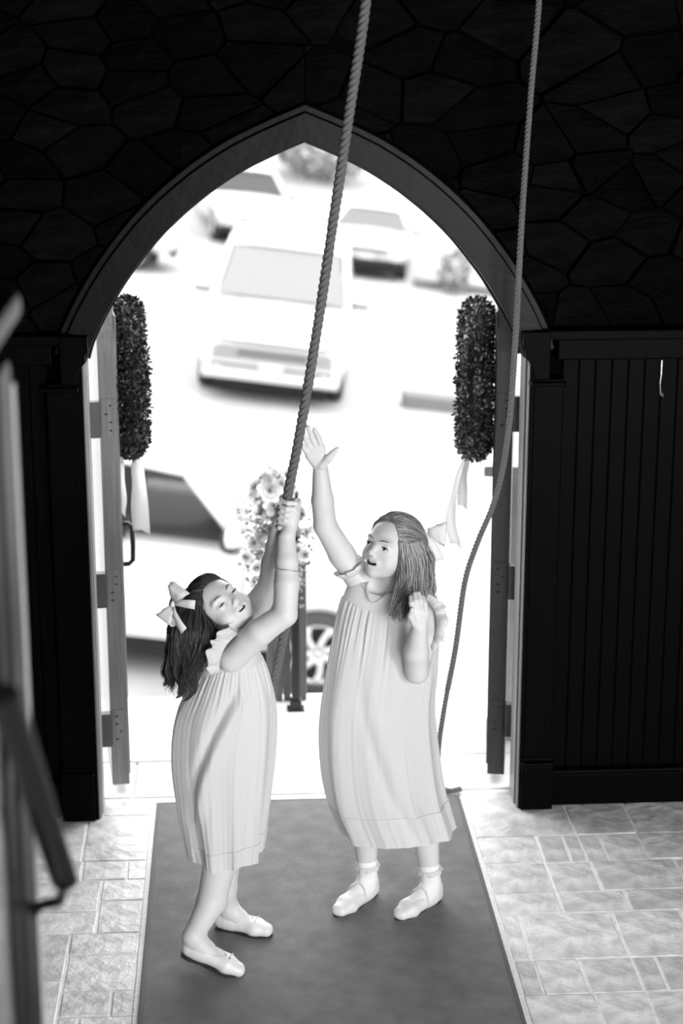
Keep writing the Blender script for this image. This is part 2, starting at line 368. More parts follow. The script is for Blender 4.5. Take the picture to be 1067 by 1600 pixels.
# wainscot: pilasters, beadboards, cap, baseboard
def pilaster(sd):
    e = empty('pilaster', (CX+sd*.83, -.09, 0)); tag(e, kind='structure')
    MB().bb(-.052, .052, -.035, .06, .2, 1.6).build('shaft', 'wood', e, bevel=.004)
    MB().bb(-.058, .058, -.046, .06, 0, .17).build('plinth', 'wood', e, bevel=.004)
    MB().bb(-.06, .06, -.052, .06, .17, .186).build('plinth_moulding', 'wood', e, bevel=.006)
    MB().bb(-.057, .057, -.044, .06, .19, .204).build('plinth_moulding', 'wood', e, bevel=.005)
    MB().bb(-.064, .058, -.055, .06, 1.575, 1.592).build('neck_moulding', 'wood', e, bevel=.005)
    # bracket: ogee block flaring inward to carry the arch foot
    pr = [(0, 1.6), (-.052, 1.6), (-.056, 1.635), (-.07, 1.66), (-.085, 1.675), (-.085, 1.70), (-.095, 1.715), (-.095, 1.765), (0, 1.765)]
    mb = MB(); mb.prism([(-sd*(-x)*1 if sd > 0 else -x, z_) for x, z_ in pr], -.05, .06)
    mb.build('bracket', 'wood', e, bevel=.003)
    return e
pilaster(-1); pilaster(1)
for sd in (-1, 1):
    c0, c1 = sorted((CX+sd*.78, CX+sd*2.7))
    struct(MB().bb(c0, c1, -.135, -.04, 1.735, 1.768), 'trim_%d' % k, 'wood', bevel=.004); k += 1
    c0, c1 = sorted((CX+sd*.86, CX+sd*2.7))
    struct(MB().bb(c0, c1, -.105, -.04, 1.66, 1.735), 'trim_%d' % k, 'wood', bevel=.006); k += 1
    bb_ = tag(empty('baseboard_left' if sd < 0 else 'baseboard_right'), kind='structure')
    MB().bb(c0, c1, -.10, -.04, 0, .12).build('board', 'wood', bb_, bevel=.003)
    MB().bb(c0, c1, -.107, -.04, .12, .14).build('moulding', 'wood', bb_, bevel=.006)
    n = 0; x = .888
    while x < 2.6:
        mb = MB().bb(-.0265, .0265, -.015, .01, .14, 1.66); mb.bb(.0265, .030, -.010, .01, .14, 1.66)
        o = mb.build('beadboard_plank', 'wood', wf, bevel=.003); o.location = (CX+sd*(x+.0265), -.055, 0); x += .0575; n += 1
# rest of the room
struct(MB().bb(-3, -2.7, -8.2, .1, 0, 4), 'wall_left', 'plaster'); wr = MB(); wr.bb(2.7, 3, -8.2, -6.0, 0, 4); wr.bb(2.7, 3, -4.4, .1, 0, 4); wr.bb(2.7, 3, -6.0, -4.4, 0, 1.15); wr.bb(2.7, 3, -6.0, -4.4, 2.75, 4); struct(wr, 'wall_right', 'plaster')
w2 = tag(empty('added_window_2', (2.85, -5.2, 1.95)), kind='structure')  # unseen window, made up to frame the side fill lamp
for (y0, y1, z0, z1) in ((-.8, -.74, -.8, .8), (.74, .8, -.8, .8), (-.74, .74, -.8, -.74), (-.74, .74, .74, .8), (-.02, .02, -.74, .74)): MB().bb(-.03, .03, y0, y1, z0, z1).build('added_window_frame', 'wood', w2)
MB().bb(-.004, .004, -.74, .74, -.74, .74).build('pane', 'frost', w2)
struct(MB().bb(-3, 3, -8.2, .1, 3.9, 4.1), 'ceiling', 'plaster')
wb = MB(); wb.bb(-3, 3, -8.2, -8, 0, .5); wb.bb(-3, .35, -8.2, -8, .5, 2.5); wb.bb(2.25, 3, -8.2, -8, .5, 2.5); wb.bb(-3, 3, -8.2, -8, 2.5, 3.9)
struct(wb, 'wall_back', 'plaster')
wn = tag(empty('added_window_1', (1.3, -8.1, 1.5)), kind='structure')  # window invented out of view to go with the rear fill lamp
for (x0, x1, z0, z1) in ((-.95, -.89, -1, 1), (.89, .95, -1, 1), (-.89, .89, -1, -.94), (-.89, .89, .94, 1), (-.02, .02, -.94, .94)):
    MB().bb(x0, x1, -.03, .03, z0, z1).build('added_window_frame', 'wood', wn)
MB().bb(-.89, .89, -.004, .004, -.94, .94).build('pane', 'frost', wn)

# stair-side varnished partition with handrail (near camera, left)
pt = tag(empty('stair_partition', (-.64, -4.7, 0)), 'tall varnished dark partition with narrow edge mouldings, nearest object at the far left', 'partition')
MB().bb(-.06, 0, -1.5, 1.14, .0, 2.36).build('panel', 'gloss', pt, bevel=.003)
MB().bb(-.065, .012, 1.14, 1.31, 0, 2.30).build('corner_post', 'rail', pt, bevel=.012)
MB().bb(.0, .012, .5, .62, .0, 2.30).build('moulding', 'jamb', pt, bevel=.005)
MB().bb(.0, .010, 1.04, 1.10, .0, 2.30).build('moulding', 'rail', pt, bevel=.005)
MB().bb(-.04, .016, 1.31, 1.322, 0, 2.26).build('edge_bead', 'jamb', pt, bevel=.004)
MB().bb(-.075, .03, -1.5, 1.33, 2.36, 2.40).build('cap_rail', 'rail', pt, bevel=.01)
hr = tag(empty('handrail', (-.573, -3.46, 1.44)), 'dark sloping handrail on a bent black bracket, lower left in front of the partition', 'handrail')
MB().tube([(0, -.62, .57), (0, -.30, .275), (0, 0, 0)], .022, 16, flat=.75).build('rail', 'rail', hr, smooth=False, bevel=.006)
MB().tube([(0, -.03, .0), (-.01, .0, -.035), (-.045, .015, -.05), (-.075, .02, -.085)], .009, 10).build('bracket', 'black', hr, smooth=True)
# hook wire on right wainscot
MB().tube([P(1034, 563, -.085), P(1033, 585, -.09), P(1031, 600, -.09), P(1032, 617, -.085), P(1036, 619, -.09), P(1034, 614, -.095)], .0016, 6).build('hanging_wire', 'brass')
tag(bpy.data.objects['hanging_wire'], 'thin pale bent wire hanging on the dark boarded wall at right', 'wire')

# ------------------------------------------------------------------ door leaves
def door_leaf(name, hinge, ang, sd, m_):
    # local: x = thickness towards outside of opening, y = along leaf, z up
    e = tag(empty(name, hinge, Matrix.Rotation(ang, 3, 'Z')), kind='structure')
    W_ = .735; th = .064
    def top(u): # u distance from hinge
        x = .745-u
        for i in range(len(HP)-1):
            if HP[i][0] <= x <= HP[i+1][0]:
                t = (x-HP[i][0])/(HP[i+1][0]-HP[i][0]); return HP[i][1]*(1-t)+HP[i+1][1]*t
        return HP[0][1]
    poly = [(0, .03), (W_, .03)]+[(u, top(u)-.02) for u in np.linspace(W_, 0, 24)]
    x0, x1 = (-th, 0) if sd < 0 else (0, th)
    MB().prism(poly, x0, x1, ax=0).build('slab', m_, e, bevel=.003)
    fx = 0 if sd < 0 else 0
    # raised boards on the face towards the opening
    xa, xb = (0, .006) if sd < 0 else (-.006, 0)
    for j in range(6):
        u0 = .03+j*.115; zt = top(u0+.05)-.06
        MB().bb(xa, xb, u0, u0+.108, .06, zt).build('door_board', m_, e, bevel=.002)
    for zc in (1.43, .80, .26):
        cx_ = (x0+x1)/2
        MB().bb(cx_-.026, cx_+.022, -.004, .0, zc-.07, zc+.07).build('hinge_plate', m_, e, bevel=.001)
        out = -sd
        MB().bb(min(cx_+sd*.03, cx_+sd*.066), max(cx_+sd*.03, cx_+sd*.066), -.03, .008, zc-.065, zc+.065).build('hinge', 'hinge', e, bevel=.003)
        for dz in (-.045, -.015, .015, .045): MB().tube([(cx_+random.choice((-.012, .01)), -.006, zc+dz), (cx_+.001, .0, zc+dz)], .003, 6).build('screw', 'black', e)
    return e
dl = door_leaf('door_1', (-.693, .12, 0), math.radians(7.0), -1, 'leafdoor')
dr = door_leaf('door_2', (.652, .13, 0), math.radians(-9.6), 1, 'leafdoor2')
MB().tube([(0, .34, .945), (.045, .34, .945), (.060, .34, .93), (.062, .34, .86), (.060, .34, .80), (.045, .34, .785), (0, .34, .785)], .0095, 10).build('pull_handle', 'black', dl, smooth=True)

# ------------------------------------------------------------------ wreaths on the door leaves
def leafs(mb, c, n, size, spread):
    pass
def wreath(name, c, R, r, label, ang):
    e = empty(name, c, Matrix.Rotation(ang, 3, 'Z')); tag(e, label, 'wreath', 'boxwood wreaths on the door leaves')
    core = MB(); rows = []
    for i in range(40):
        a = 2*PI*i/40; rows.append([((r*.8)*math.sin(b)+0, (R+r*.8*math.cos(b))*math.cos(a), (R+r*.8*math.cos(b))*math.sin(a)) for b in [2*PI*j/10 for j in range(10)]])
    rows.append(rows[0]); core.tone = .35; core.grid(rows); core.build('moss_ring', 'leaf', e)
    mb = MB()
    for i in range(6500):
        a = random.uniform(0, 2*PI); b = random.uniform(0, 2*PI); rr = r*random.uniform(.75, 1.12)
        nd = np.array([math.sin(b), math.cos(b)*math.cos(a), math.cos(b)*math.sin(a)]); p = np.array([0, R*math.cos(a), R*math.sin(a)])+nd*rr
        d = nd*.6+RNG.normal(size=3)*.55; d /= np.linalg.norm(d); s_ = np.cross(d, RNG.normal(size=3)); s_ /= np.linalg.norm(s_); L = random.uniform(.014, .025)
        up = np.cross(d, s_)*.003; mb.tone = random.uniform(.5, 2.4) if random.random() < .9 else random.uniform(3, 8)
        mb.add([p, p+d*L*.5+s_*L*.3-up, p+d*L, p+d*L*.5-s_*L*.3-up, p+d*L*.5+up], [(0, 1, 4), (1, 2, 4), (2, 3, 4), (3, 0, 4)])
    tag(mb.build('leaves', 'leaf', e), kind='stuff')
    return e
WL = P(200, 590, .42); WR = P(744, 592, .44)
wreath('wreath', WL+np.array([.0, 0, 0]), .24, .052, 'round dark boxwood wreath seen edge on, above the pull handle on the left door', math.radians(7))
wreath('wreath', WR, .24, .056, 'round dark boxwood wreath seen edge on, hanging on the right door', math.radians(-9.6))
def ribbon(name, pts, wid, label, m_='ribbon', axis=(0, 1, 0)):
    cs = spline(pts, 24); mb = MB(); rows = []
    for i, c in enumerate(cs):
        t = i/(len(cs)-1); ww = wid*(.35+.65*min(1, t*4)); a = np.array(axis, float); tw = .5*math.sin(t*5)
        a = np.array([a[0]*math.cos(tw)-a[1]*math.sin(tw), a[0]*math.sin(tw)+a[1]*math.cos(tw), a[2]])
        ext = np.array([0, 0, -.02*(1 if i == len(cs)-1 else 0)])
        rows.append([c-a*ww/2, c+np.array([0, 0, 0]), c+a*ww/2+ext])
    mb.grid(rows, False); return mb
e = tag(empty('ribbon', WL+np.array([0, 0, -.28])), 'wide white satin ribbon tails hanging under the left door wreath', 'ribbon')
base = np.array(e.location)
for pts, wd, ax in (([P(211, 712, .40), P(216, 745, .38), P(218, 790, .36), P(221, 828, .35)], .068, (.9, .3, .1)), ([P(190, 712, .40), P(189, 745, .38), P(191, 780, .37), P(189, 800, .36)], .035, (.9, .3, 0))):
    mb = ribbon('t', [p-base for p in pts], wd, '', axis=ax); mb.build('ribbon_tail', 'ribbon', e, smooth=True, solid=.0012)
lp = MB(); lp.grid([[P(200+14*math.cos(a)*s_, 716+10*math.sin(a), .40+.02*math.sin(2*a)+w_)-base for a in np.linspace(0, 2*PI, 20, endpoint=False)] for s_, w_ in ((1, -.02), (1, .02))]); lp.build('ribbon_loop', 'ribbon', e, smooth=True, solid=.0012)
e = tag(empty('ribbon', WR+np.array([-.02, 0, -.28])), 'wide white satin ribbon tails hanging under the right door wreath', 'ribbon'); base = np.array(e.location)
for pts, wd, ax in (([P(728, 712, .44), P(716, 745, .42), P(706, 790, .41), P(704, 820, .40), P(712, 850, .39)], .045, (.9, .3, 0)), ([P(732, 714, .44), P(724, 750, .42), P(722, 790, .41)], .04, (.9, .3, 0))):
    mb = ribbon('t', [p-base for p in pts], wd, '', axis=ax); mb.build('ribbon_tail', 'ribbon', e, smooth=True, solid=.0012)

# ------------------------------------------------------------------ ropes (three twisted strands)
def rope(name, pts, R, pitch, m_, label, seglen=.006):
    cs = spline(pts, 14*(len(pts)-1)); L = sum(np.linalg.norm(cs[i+1]-cs[i]) for i in range(len(cs)-1)); n = int(L/seglen)
    dist = np.concatenate([[0], np.cumsum([np.linalg.norm(cs[i+1]-cs[i]) for i in range(len(cs)-1)])]); A = np.array(cs)
    s_ = np.linspace(0, dist[-1], n); C_ = np.stack([np.interp(s_, dist, A[:, k_]) for k_ in range(3)], 1)
    e = tag(empty(name, tuple(C_[-1])), label, 'rope', 'bell ropes'); T = np.gradient(C_, axis=0); T /= np.linalg.norm(T, axis=1)[:, None]
    U = np.cross(T, [0, 1, 0]); U /= np.linalg.norm(U, axis=1)[:, None]; V = np.cross(T, U)
    for j in range(3):
        ph = 2*PI*s_/pitch+2*PI*j/3; pts_ = C_+(U*np.cos(ph)[:, None]+V*np.sin(ph)[:, None])*R*.5-C_[-1]
        MB().tube(list(pts_), R*.56, 7).build('strand', m_, e, smooth=True)
    return e
GR = P(449, 800, -1.10)
rope('bell_rope', [P(580, -120, -1.12), P(572, 0, -1.12), P(546, 175, -1.115), P(520, 350, -1.11), P(493, 530, -1.105), P(466, 690, -1.1), GR+np.array([.003, 0, .06]), GR, GR+np.array([0, 0, -.06]), P(453, 880, -1.08), P(449, 960, -1.0), P(440, 1010, -.98), P(428, 1070, -.97), P(415, 1160, -.97), P(400, 1260, -.97)], .0145, .062, 'rope', 'thick twisted bell rope gripped and pulled by the dark-haired girl')
rope('bell_rope', [P(846, -120, -.3), P(842, 0, -.3), P(829, 150, -.29), P(816, 330, -.28), P(806, 520, -.26), P(797, 650, -.24), P(786, 730, -.22), P(770, 790, -.2), P(745, 850, -.17), P(726, 910, -.14), P(712, 1010, -.1), P(697, 1090, -.05), P(686, 1160, -.01), P(684, 1205, .02), G(690, 1229, .012), G(702, 1236, .012), G(720, 1233, .012)], .0105, .045, 'rope2', 'thinner slack bell rope curving down in front of the right door leaf')

# ================================================================== THE TWO GIRLS
def unit(v): v = np.array(v, float); return v/np.linalg.norm(v)
def frame(right, fwd, up):
    f = unit(fwd); u = np.array(up, float); u = unit(u-f*(u@f)); r = np.cross(f, u); return np.stack([r, f, u], 1)
def add_head(S, c, Mx, s, smile=True, eye_open=.0048):
    L = lambda p: c+s*(Mx@np.array(p, float)); E = lambda p, r, k=.01, sub=False, R=None: S.ell(L(p), np.array(r)*s, Mx if R is None else R, k*s, sub)
    K = lambda a, b, ra, rb, k=.008, sub=False: S.cap(L(a), L(b), ra*s, rb*s, k*s, sub)
    E((0, -.014, .026), (.070, .086, .072), 0)
    E((0, .016, -.014), (.061, .062, .072), .02)
    E((0, .030, -.052), (.046, .044, .040), .02)
    E((0, .054, -.080), (.018, .017, .016), .018)           # chin
    for sx in (-1, 1):
        E((sx*.036, .040, -.034), (.024, .025, .025), .016)  # cheek
        E((sx*.026, .063, .020), (.022, .012, .008), .012)   # brow ridge
        E((sx*.069, -.008, -.008), (.007, .017, .027), .006) # ear
        E((sx*.073, -.004, -.006), (.004, .009, .016), .004, True)
        E((sx*.0305, .080, .000), (.0150, .0105, .0100), .010, True)  # socket
        E((sx*.0305, .0585, .001), (.0150, .0150, .0150), .003)      # lid ball
        E((sx*.0305, .0745, .0005), (.0120, .010, eye_open), .0012, True)
    K((0, .070, .010), (0, .087, -.019), .0055, .0070, .009)
    E((0, .0895, -.0215), (.0080, .0080, .0070), .005)
    for sx in (-1, 1):
        E((sx*.0082, .0825, -.0248), (.0052, .0065, .0048), .004)
        E((sx*.0052, .0900, -.0305), (.0028, .004, .0026), .002, True)
    w_ = .0265 if smile else .019
    E((0, .072, -.047), (.026, .012, .016), .014)
    K((-w_, .063, -.0385 if smile else -.047), (0, .0815, -.0425), .0030, .0046, .005); K((0, .0815, -.0425), (w_, .063, -.0385 if smile else -.047), .0046, .0030, .005)
    K((-w_*.9, .064, -.042 if smile else -.049), (0, .079, -.0575), .0032, .0050, .005); K((0, .079, -.0575), (w_*.9, .064, -.042 if smile else -.049), .0050, .0032, .005)
    E((0, .083, -.0500), (w_*.90, .018, .0068 if smile else .0055), .002, True)
    # neck root
    return L
def head_parts(L, Mx, s, parent, look=(0, 1, 0), c=None, closed=False, smile=True):
    R3 = Matrix([list(r) for r in Mx])
    for sx in (-1, 1):
        ey = MB().ell(L((sx*.0305, .0580, .0005)), (.0132*s,)*3, 20, 14).build('eye', 'eye', parent, smooth=True)
        d = unit(Mx@unit(look)); ce = L((sx*.0305, .0580, .0005)); b_ = MB(); u = unit(np.cross(d, [0, 0, 1.])); v = np.cross(d, u)
        rows = [[ce+s*(d*math.sqrt(.0137**2-r*r)+(u*math.cos(a)+v*math.sin(a))*r) for a in np.linspace(0, 2*PI, 16, endpoint=False)] for r in (.0074, .005, .003, .0004)]
        b_.grid(rows).build('iris', 'iris', ey, smooth=True)
        # lashes and brows
        lz = .0062 if not closed else .002
        MB().tube([L((sx*(.0305+x_), .0735-.16*abs(x_)-x_*sx*0, lz*(1-(x_/.015)**2)-.0005)) for x_ in np.linspace(-.0145, .0145, 9)], [.0003*s, .0009*s, .0013*s, .0014*s, .0014*s, .0014*s, .0014*s, .0011*s, .0004*s], 6).build('eyelashes', 'brow', parent, smooth=True)
        MB().tube([L((sx*x_, y_, z_)) for x_, y_, z_ in ((.012, .0790, .0185), (.021, .0795, .0225), (.032, .0755, .0245), (.041, .0680, .0225), (.048, .0600, .0175))], [.0006*s, .0012*s, .0013*s, .0010*s, .0004*s], 6, flat=1).build('eyebrow', 'brow', parent, smooth=True)
    t = MB()
    for i in range(-4, 5):
        t.ell(L((i*.0044, .0735-.00042*i*i, -.0465+.00022*i*i)), (.0024*s, .0016*s, .0050*s), 8, 6, R3)
    t.build('teeth', 'teeth', parent, smooth=True)
def tone_head(c, Mx, s, smile=True):
    def f(V):
        q = (V-c)@Mx/s; t = np.ones(len(V)); w_ = .026 if smile else .021
        W2 = .0265 if smile else .019; zc = -.0385 if smile else -.047; zc2 = -.042 if smile else -.049
        def seg(a, b):
            a = np.array(a); v = np.array(b)-a; k_ = np.clip((q-a)@v/(v@v), 0, 1); return np.linalg.norm(q-a-k_[:, None]*v, axis=1)
        d = np.minimum.reduce([seg((-W2, .063, zc), (0, .0815, -.0425)), seg((W2, .063, zc), (0, .0815, -.0425)), seg((-W2*.9, .064, zc2), (0, .079, -.0575)), seg((W2*.9, .064, zc2), (0, .079, -.0575))])
        t = np.where(d < .0056, .72, t)
        e_ = np.sqrt((q[:, 0]/(W2*.95))**2+((q[:, 1]-.083)/.0185)**2+((q[:, 2]+.050)/(.0072 if smile else .0060))**2)
        t = np.where((e_ < 1.06) & (q[:, 1] < .0775-14*q[:, 0]**2), .07, t)
        return t
    return f
def add_foot(S, heel, toe, ank, s=1.0, infl=0.0, k=.012, upv=None):
    heel = np.array(heel); toe = np.array(toe); d = toe-heel; L = np.linalg.norm(d); f = d/L; up = unit(np.array([0, 0, 1.])-f*f[2]); r = np.cross(f, up)
    Q = lambda a, b, c: heel+f*a*L+r*b+up*c
    S.cap(Q(.13, 0, .028), Q(.30, 0, .030), .026+infl, .026+infl, k)
    S.cap(Q(.25, 0, .032), Q(.70, .010, .022), .026+infl, .019+infl, k); S.cap(Q(.25, -.004, .030), Q(.70, -.014, .020), .025+infl, .018+infl, k)
    S.cap(Q(.70, .012, .020), Q(.90, .006, .016), .018+infl, .014+infl, k); S.cap(Q(.70, -.014, .018), Q(.88, -.010, .015), .017+infl, .013+infl, k)
    return Q, f, r, up, L
def grip(S, rc, rd, wrist, side, rad=.022, fr=.0078, sp=.0178, n0=-1.5, wrap=1, thumb=True):
    rd = unit(rd); sd = unit(np.array(side)-rd*(np.array(side)@rd)); ot = np.cross(rd, sd)*wrap
    kn = [rc+rd*sp*(i+n0)+sd*(rad*.9)-ot*.018 for i in range(4)]
    for i in range(4):
        S.cap(wrist, kn[i], .016, .0105, .012)
        c = rc+rd*sp*(i+n0); pts = [kn[i]]+[c+(sd*math.cos(a)+ot*math.sin(a))*rad*(1+.0*a) for a in (math.radians(25), math.radians(85), math.radians(140), math.radians(195))]
        S.chain(pts, [fr*1.12, fr*1.05, fr, fr*.95, fr*.85], .0006)
    if thumb:
        c = rc+rd*sp*1.2
        S.chain([wrist*.55+kn[3]*.45, c+(sd*.55-ot*.9)*rad*1.1+rd*.006, c+(-sd*.35-ot*.95)*rad+rd*.016, c+(-sd*1.0-ot*.25)*rad*1.02+rd*.018], [.013, .0105, .0095, .008], .003)
def dress(name, levels, parent, m_, yoke, nf, seed, dip=(0, 0), fa=1.0, diag=None, n=260, rows=130, hem_band=.055, amp=(.002, .02), open_front=None):
    Ls = [np.array(l[0]) for l in levels]; Rs = [np.array(l[1]) for l in levels]; ds = [np.array([l[2], 0, 0]) for l in levels]
    SL, SR, SD = spline(Ls, rows), spline(Rs, rows), spline(ds, rows); rg = np.random.default_rng(seed)
    fr = [(f, rg.uniform(0, 2*PI), rg.uniform(.5, 1)) for f in nf[0]]; ff = [(f, rg.uniform(0, 2*PI), rg.uniform(.5, 1)) for f in nf[1]]
    an = np.linspace(0, 2*PI, n, endpoint=False); out = []; nl = len(levels)-1
    for i in range(rows):
        t = i/(rows-1)*nl; c = (SL[i]+SR[i])/2; u = (SR[i]-SL[i])/2; v = np.array([0, SD[i][0], 0])
        g = np.clip((t-yoke)/(nl-yoke), 0, 1); rg0 = seed; fine = np.exp(-((t-yoke-.30)/.8)**2)*(t > yoke-.2)
        big = amp[1]*g**.8; w_ = sum(a*np.cos(f*an+ph+.6*math.sin(t*.8+ph)) for f, ph, a in fr)/len(fr)
        w_ = .55*w_+.9*(1-2*np.abs(np.sin(1.5*an+rg0+.25*t))**.7)*0+.75*sum((1-np.abs(np.sin((f*an+ph+.35*math.sin(t*.6+ph*2))/2)))**3*a-.2 for f, ph, a in fr)/len(fr); w2 = sum(a*np.cos(f*an+ph) for f, ph, a in ff)/len(ff)
        r = 1+(big*1.6*w_+ (.011*fa*fine+.0015*g)*w2*1.6)/np.linalg.norm(u)
        if diag:
            t0, t1, b0_, b1_, am = diag; q = (t-t0)/(t1-t0)
            if -.15 < q < 1.15:
                aa = np.angle(np.exp(1j*(an-(b0_+(b1_-b0_)*q)))); en = math.sin(PI*min(max((q+.15)/1.3, 0), 1))
                r = r+am*en*(np.exp(-((aa-.16)/.15)**2)-1.0*np.exp(-((aa+.06)/.11)**2))/np.linalg.norm(u)
        row = c+np.outer(np.cos(an)*r, u)+np.outer(np.sin(an)*r, v)
        row[:, 2] -= dip[1]*math.exp(-(t/1.1)**2)*np.exp(-((np.angle(np.exp(1j*(an-dip[0]))))/.75)**2)
        row[:, 2] += .006*g*np.cos(3*an+seed)+.004*g*w_
        out.append([tuple(p) for p in row])
    mb = MB().grid(out); o = mb.build(name, m_, parent, smooth=True)
    cc_ = [np.mean(np.array(q_), 0) for q_ in out[-13:]]
    hb = MB().grid([[tuple(c_+(np.array(p)-c_)*1.012*np.array([1, 1, 0])+(np.array(p)-c_)*np.array([0, 0, 1])) for p in q_] for q_, c_ in zip(out[-13:], cc_)])
    hb.tube([hb.v[i] for i in range(0, n, 2)]+[hb.v[0]], .0014, 5)
    hb.build('hem_band', m_, o, smooth=True)
    return o, out
def frill(name, c, ax, ref, r0, r1, ln, parent, waves=11, a0=0, a1=2*PI, seed=1, amp=.010):
    ax = unit(ax); u = unit(np.array(ref)-ax*(np.array(ref)@ax)); v = np.cross(ax, u); rg = random.Random(seed); ph = rg.uniform(0, 6); mb = MB(); n = 150
    rows = []
    for j in range(9):
        t = j/8; row = []
        for i in range(n):
            a = a0+(a1-a0)*i/(n-1); wv = math.sin(waves*a+ph+.7*math.sin(3*a))*amp*t+math.sin(waves*2.3*a)*amp*.35*t
            rr = r0+(r1-r0)*math.sin(t*PI/2)+wv; row.append(np.array(c)+(u*math.cos(a)+v*math.sin(a))*rr+ax*(ln*t+wv*.6))
        rows.append(row)
    mb.grid(rows, False); return mb.build(name, 'frill', parent, smooth=True, solid=.0012)
def ruffle(inner, outer, parent, waves=5, amp=.008, name='sleeve_frill'):
    A_, B_ = spline(inner, 70), spline(outer, 70); mb = MB(); rows = []
    for i in range(70):
        a, b = A_[i], B_[i]; t_ = A_[min(i+1, 69)]-A_[max(i-1, 0)]; n_ = unit(np.cross(t_, b-a)); row = []
        for j in range(8):
            q = j/7; row.append(a+(b-a)*q+n_*(math.sin(PI*q*.8)*.010+amp*q*math.sin(i/69*waves*2*PI+1.1*math.sin(i*.2)))+(b-a)*.05*q*math.sin(i/69*waves*2*PI+1))
        rows.append(row)
    return mb.grid(rows, False).build(name, 'frill', parent, smooth=True, solid=.0012)
def strands(name, guides, N, m_, parent, r=.0011, jit=.010, wav=0.0, npt=16, seed=3, tone=(.5, 1.7), inward=None, taper=.35):
    rg = np.random.default_rng(seed); G_ = [np.array(spline(g, npt)) for g in guides]; mb = MB(); out = []
    for i in range(N):
        u = rg.uniform(0, len(G_)-1); k_ = min(int(u), len(G_)-2); f = u-k_; pts = G_[k_]*(1-f)+G_[k_+1]*f
        j0 = rg.normal(size=3)*jit; j1 = rg.normal(size=3)*jit*.8; t = np.linspace(0, 1, npt)[:, None]; env = np.clip(t*4, .15, 1)
        ph = rg.uniform(0, 6); ph2 = round(u*2.2)*1.9
        pts = pts+(j0*(1-t)+j1*t)*env
        if wav: pts = pts+np.outer(np.sin(t[:, 0]*9+ph2)*t[:, 0]**1.3, [wav, .3*wav, 0])+np.outer(np.sin(t[:, 0]*11+ph)*t[:, 0]**1.3, [0, wav*.6, 0])
        cut = rg.uniform(.78, 1.0); m2 = max(4, int(npt*cut)); pts = pts[:m2]
        mb.tone = rg.uniform(*tone); mb.tube(list(pts), list(r*np.linspace(1.15, taper, m2)), 4, cap=False)
    o = mb.build(name, m_, parent, smooth=True); tag(o, kind='stuff'); return o
def onskull(c, Mx, s, p, infl=.007):
    q = (np.array(p, float)-np.array([0, -.014, .026]))/np.array([.070, .086, .072]); q = q/np.linalg.norm(q)*(np.array([.070, .086, .072])+infl); return c+s*(Mx@(q+np.array([0, -.014, .026])))
def scalp(c, Mx, s, x, y, infl=.010):
    """point of the inflated skull seen at a photo position"""
    d = ray(x, y); r = np.array([.070, .086, .072])*s+infl*s; cc = c+s*(Mx@np.array([0, -.014, .026]))
    o = (Mx.T@(CAM-cc))/r; dd = (Mx.T@d)/r; A = dd@dd; B = o@dd; C_ = o@o-1; D = B*B-A*C_
    t = (-B-math.sqrt(D))/A if D > 0 else -B/A
    if D <= 0:
        q = o+dd*t; q = q/np.linalg.norm(q); return cc+Mx@(q*r)
    return CAM+d*t
def bow(name, c, ax, nrm, sz, parent, label=None):
    """ribbon bow: two loops, two tails, knot. ax = across, nrm = facing"""
    ax = unit(ax); nrm = unit(np.array(nrm)-ax*(np.array(nrm)@ax)); up = np.cross(nrm, ax); c = np.array(c)
    e = empty(name, tuple(c)); e.parent = parent
    for sd in (-1, 1):
        rows = []
        for i in range(15):
            a = -PI*.98+2*PI*.98*i/14; rr = math.cos(a/2)**.6 if abs(a) < PI else 0; px_ = sd*ax*sz*(.08+.92*rr)*1.0; th = nrm*sz*.28*math.sin(a)
            hw = sz*(.10+.42*rr); rows.append([px_+th+up*(hw*q+.03*sz*math.sin(9*a+q*3)) for q in (-1, -.5, 0, .5, 1)])
        MB().grid(rows, False).build('loop', 'ribbon', e, smooth=True, solid=.0012)
        tl = [(.0, 0, 0), (.35, -.35, .1), (.62, -.8, .12), (.8, -1.15, .08)]
        rows = [[sd*ax*sz*p[0]+up*sz*p[1]+nrm*sz*p[2]+(ax*.8+up*.25*sd)*hw_*sz*q for q in (-1, 0, 1)] for p, hw_ in zip(tl, (.1, .2, .26, .28))]
        MB().grid(rows, False).build('tail', 'ribbon', e, smooth=True, solid=.0012)
    MB().ell((0, 0, 0), (sz*.13, sz*.13, sz*.16), 12, 8).build('knot', 'ribbon', e, smooth=True)
    return e
